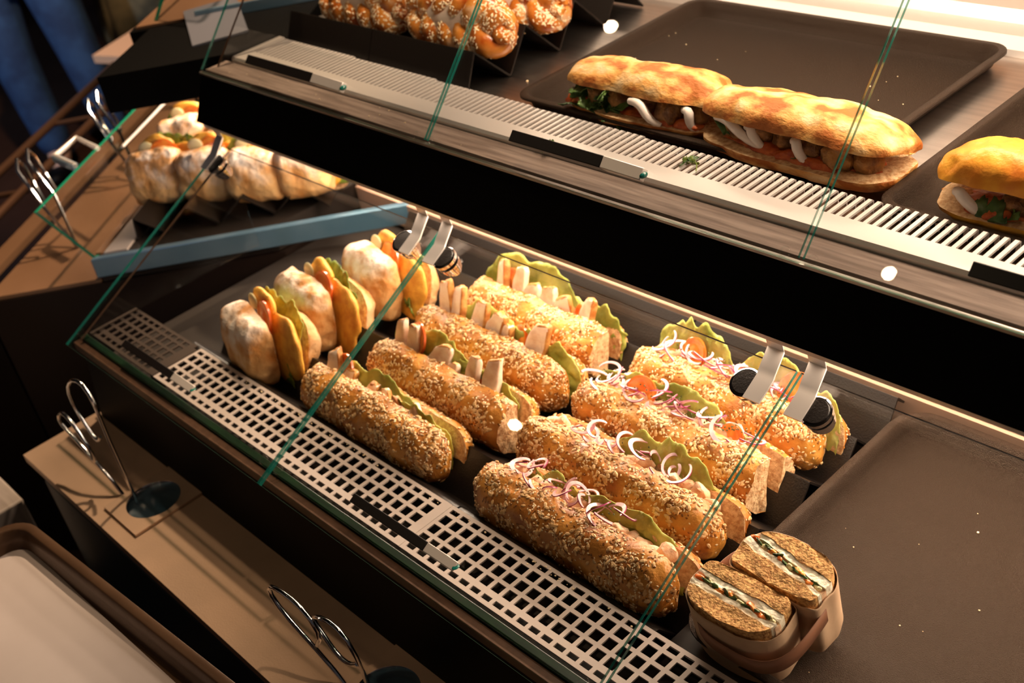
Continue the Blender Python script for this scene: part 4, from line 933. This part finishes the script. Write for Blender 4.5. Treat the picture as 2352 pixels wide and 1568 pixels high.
# ------------------------------------------------------------------ two shoppers
def skin_body(name, joints_, edges, m, parent, levels=2):
    me = bpy.data.meshes.new(name); me.from_pydata([j[0] for j in joints_], edges, []); me.materials.append(m)
    ob = bpy.data.objects.new(name, me); col.objects.link(ob); ob.parent = parent
    sk = ob.modifiers.new('skin', 'SKIN'); sk.use_smooth_shade = True
    if not me.skin_vertices: me.attributes  # the layer is made by the modifier
    lay = me.skin_vertices[0] if len(me.skin_vertices) else None
    for i, j in enumerate(joints_):
        lay.data[i].radius = (j[1], j[2] if len(j) > 2 else j[1])
    lay.data[0].use_root = True
    sb = ob.modifiers.new('sub', 'SUBSURF'); sb.levels = levels; sb.render_levels = levels
    return ob
def person(label, loc, rot, legs_m, top_m, pose=0):
    t = thing('person', label, 'person', loc, rot); ROOT[t.name] = Vector()
    J = [((0, 0, .90), .155, .11), ((0, .01, 1.12), .125, .10), ((0, .01, 1.32), .15, .105), ((0, .01, 1.45), .065, .06), ((0, -.01, 1.56), .055, .055), ((0, -.02, 1.66), .085, .105), ((0, -.01, 1.74), .07, .09),
         ((.18, .01, 1.40), .055, .055), ((.25, .02, 1.12), .042, .042), ((.24, -.10, .90), .030, .03), ((.24, -.15, .82), .034, .018),
         ((-.18, .01, 1.40), .055, .055), ((-.25, .02, 1.12), .042, .042), ((-.24, -.10, .90), .030, .03), ((-.24, -.15, .82), .034, .018),
         ((.10, 0, .80), .10, .105), ((.115, -.02-.05*pose, .48), .065, .07), ((.12, .02, .10), .045, .05), ((.12, -.10, .03), .045, .03),
         ((-.10, 0, .80), .10, .105), ((-.115, -.02, .48), .065, .07), ((-.12, .04, .10), .045, .05), ((-.12, -.08, .03), .045, .03)]
    E_ = [(0, 1), (1, 2), (2, 3), (3, 4), (4, 5), (5, 6), (2, 7), (7, 8), (8, 9), (9, 10), (2, 11), (11, 12), (12, 13), (13, 14), (0, 15), (15, 16), (16, 17), (17, 18), (0, 19), (19, 20), (20, 21), (21, 22)]
    skin_body('body', J, E_, skin, t)
    # trousers
    Jt = [((0, 0, .92), .165, .12), ((.10, 0, .80), .112, .118), ((.115, -.02-.05*pose, .48), .082, .088), ((.12, .02, .08), .062, .066), ((-.10, 0, .80), .112, .118), ((-.115, -.02, .48), .082, .088), ((-.12, .04, .08), .062, .066)]
    skin_body('trousers', Jt, [(0, 1), (1, 2), (2, 3), (0, 4), (4, 5), (5, 6)], legs_m, t)
    Jc = [((0, 0, .80 if pose else .92), .21 if pose else .175, .15 if pose else .13), ((0, .01, 1.12), .155, .13), ((0, .01, 1.34), .17, .125), ((0, .01, 1.44), .08, .07), ((.19, .01, 1.40), .07, .07), ((.26, .02, 1.12), .056, .056), ((.25, -.08, .93), .045, .045),
          ((-.19, .01, 1.40), .07, .07), ((-.26, .02, 1.12), .056, .056), ((-.25, -.08, .93), .045, .045)]
    skin_body('jacket', Jc, [(0, 1), (1, 2), (2, 3), (2, 4), (4, 5), (5, 6), (2, 7), (7, 8), (8, 9)], top_m, t)
    if pose:
        mb = MB(); N = 60; vs = []
        for z, r_ in ((.30, .27), (.55, .25), (.75, .225), (.95, .20), (1.05, .18)):
            for i in range(N):
                a = 2*PI*i/N; q = r_*(1+.10*math.sin(a*9+z*3)*(1.1-z)+.05*math.sin(a*4+2)); vs.append((q*math.cos(a), q*.75*math.sin(a), z+.02*math.sin(a*3)))
        mb.add(vs, [(j*N+i, j*N+(i+1) % N, (j+1)*N+(i+1) % N, (j+1)*N+i) for j in range(4) for i in range(N)]).build('coat_skirt', top_m, t, local=True, solid=.008)
    MB().blob((0, .015, 1.70), (.098, .120, .105), 1, 20, 12, .08, 20, 3).build('hair', hair, t, local=True)
    for s_ in (-1, 1):
        MB().blob((s_*.032, -.118, 1.675), (.012, .006, .008), 1, 10, 8).build('eye', mat('eye', (.05, .03, .02), rough=.2) if 'eye' not in MATS else MATS['eye'], t, local=True)
        MB().blob((s_*.12, -.10, .03), (.05, .13, .035), .8, 16, 10).build('shoe', black, t, local=True)
    return t
person('person in blue jeans standing behind the rails at the far left', (-4.34, 1.50, FZ+.0), (math.radians(-13), math.radians(-6), math.radians(60)), denim, olive, 0)
person('person in an olive and beige coat standing behind the second counter', (-4.50, 2.04, FZ), (math.radians(-8), math.radians(-4), math.radians(40)), black, olive, 1)

# ------------------------------------------------------------------ pendant lamps (their bulbs mirror in the panes)
bulb_m = bpy.data.materials.new('lit_bulb'); bulb_m.use_nodes = True; b = bulb_m.node_tree.nodes['Principled BSDF']
b.inputs['Emission Color'].default_value = (1, .72, .42, 1); b.inputs['Emission Strength'].default_value = 260
for i, (x, y, z) in enumerate(((-2.60, .10, 2.0), (-1.64, -.53, 2.0))):
    t = thing('pendant_lamp', ('pendant lamp with a clear globe over the left side of the shop', 'pendant lamp with a clear globe in front of the counter')[i], 'lamp', (x, y, z), (0, 0, 0), 'pendant lamps above the shoppers'); ROOT[t.name] = Vector()
    MB().blob((0, 0, 0), (.014, .014, .022), 1, 16, 10).build('bulb', bulb_m, t, local=True)
    MB().blob((0, 0, 0), (.07, .07, .07), 1, 24, 14).build('globe', glass, t, local=True)
    MB().tube([(0, 0, .02), (0, 0, .9)], .012, 10).build('stem', black, t, local=True)
struct('ceiling', MB().box(-9, 3, -5, 6, 2.9, 3.0), wall_m, 'dark ceiling')

# ------------------------------------------------------------------ stray greens on the upper grille
def sprig(label, c, seed):
    rng = random.Random(seed); t = thing('herb_sprig', label, 'herb', c, (0, 0, 0), 'stray greens on the upper grille'); ROOT[t.name] = Vector()
    MB().tube([(-.012, .004, .0015), (-.004, 0, .003), (.004, -.006, .003), (.010, -.016, -.002)], .0007, 6).build('stalk', lettd, t, local=True)
    for k in range(5):
        q = leaf(rng.uniform(.008, .016), .006, rng, .002, nx=12, nz=4, ragged=.006, taper=.7); q.xf(Matrix.Translation((rng.uniform(-.012, .010), rng.uniform(-.012, .004), .003)) @ eul(rng.uniform(-1.8, -1.2), 0, rng.uniform(-1.5, 1.5)).to_4x4()); q.build('leaf', rocket if k % 2 else lettd, t, local=True, solid=.0005)
sprig('wilted green herb sprig over the grille edge beside the middle upper label holder', (-1.085, .936, .3455), 3)
sprig('small green herb bits lying on the grille bars below the right ciabatta', (-.872, .985, .3455), 5)

# ------------------------------------------------------------------ crumbs
rng = random.Random(99); mb = MB()
def crumb_at(x, y, z, s):
    mb.blob((x, y, z+s*.5), (s, s*rng.uniform(.5, 1), s*.6), .8, 5, 3, .3, 300, rng.random()*50)
for i in range(90): crumb_at(rng.uniform(-1.5, -.68), rng.gauss(.606, .003), -.001, rng.uniform(.0006, .0018))
for i in range(26): crumb_at(rng.uniform(-1.24, -.76), rng.uniform(1.07, 1.42), .3178, rng.uniform(.0005, .0014))
for i in range(22): crumb_at(rng.uniform(-1.33, -1.22), rng.uniform(1.03, 1.3), .3152, rng.uniform(.0006, .0022))
for i in range(18): crumb_at(rng.uniform(-1.85, -1.2), rng.uniform(.888, .922), .3366, rng.uniform(.0005, .0015))
for i in range(16): crumb_at(rng.uniform(-.62, -.2), rng.uniform(.68, 1.07), -.0278, rng.uniform(.0005, .0016))
o = mb.build('bread_crumbs', seed_a, smooth=False); tag(o, 'tiny pale bread crumbs and seeds scattered over the stands, trays and shelf', 'crumbs', kind='stuff')
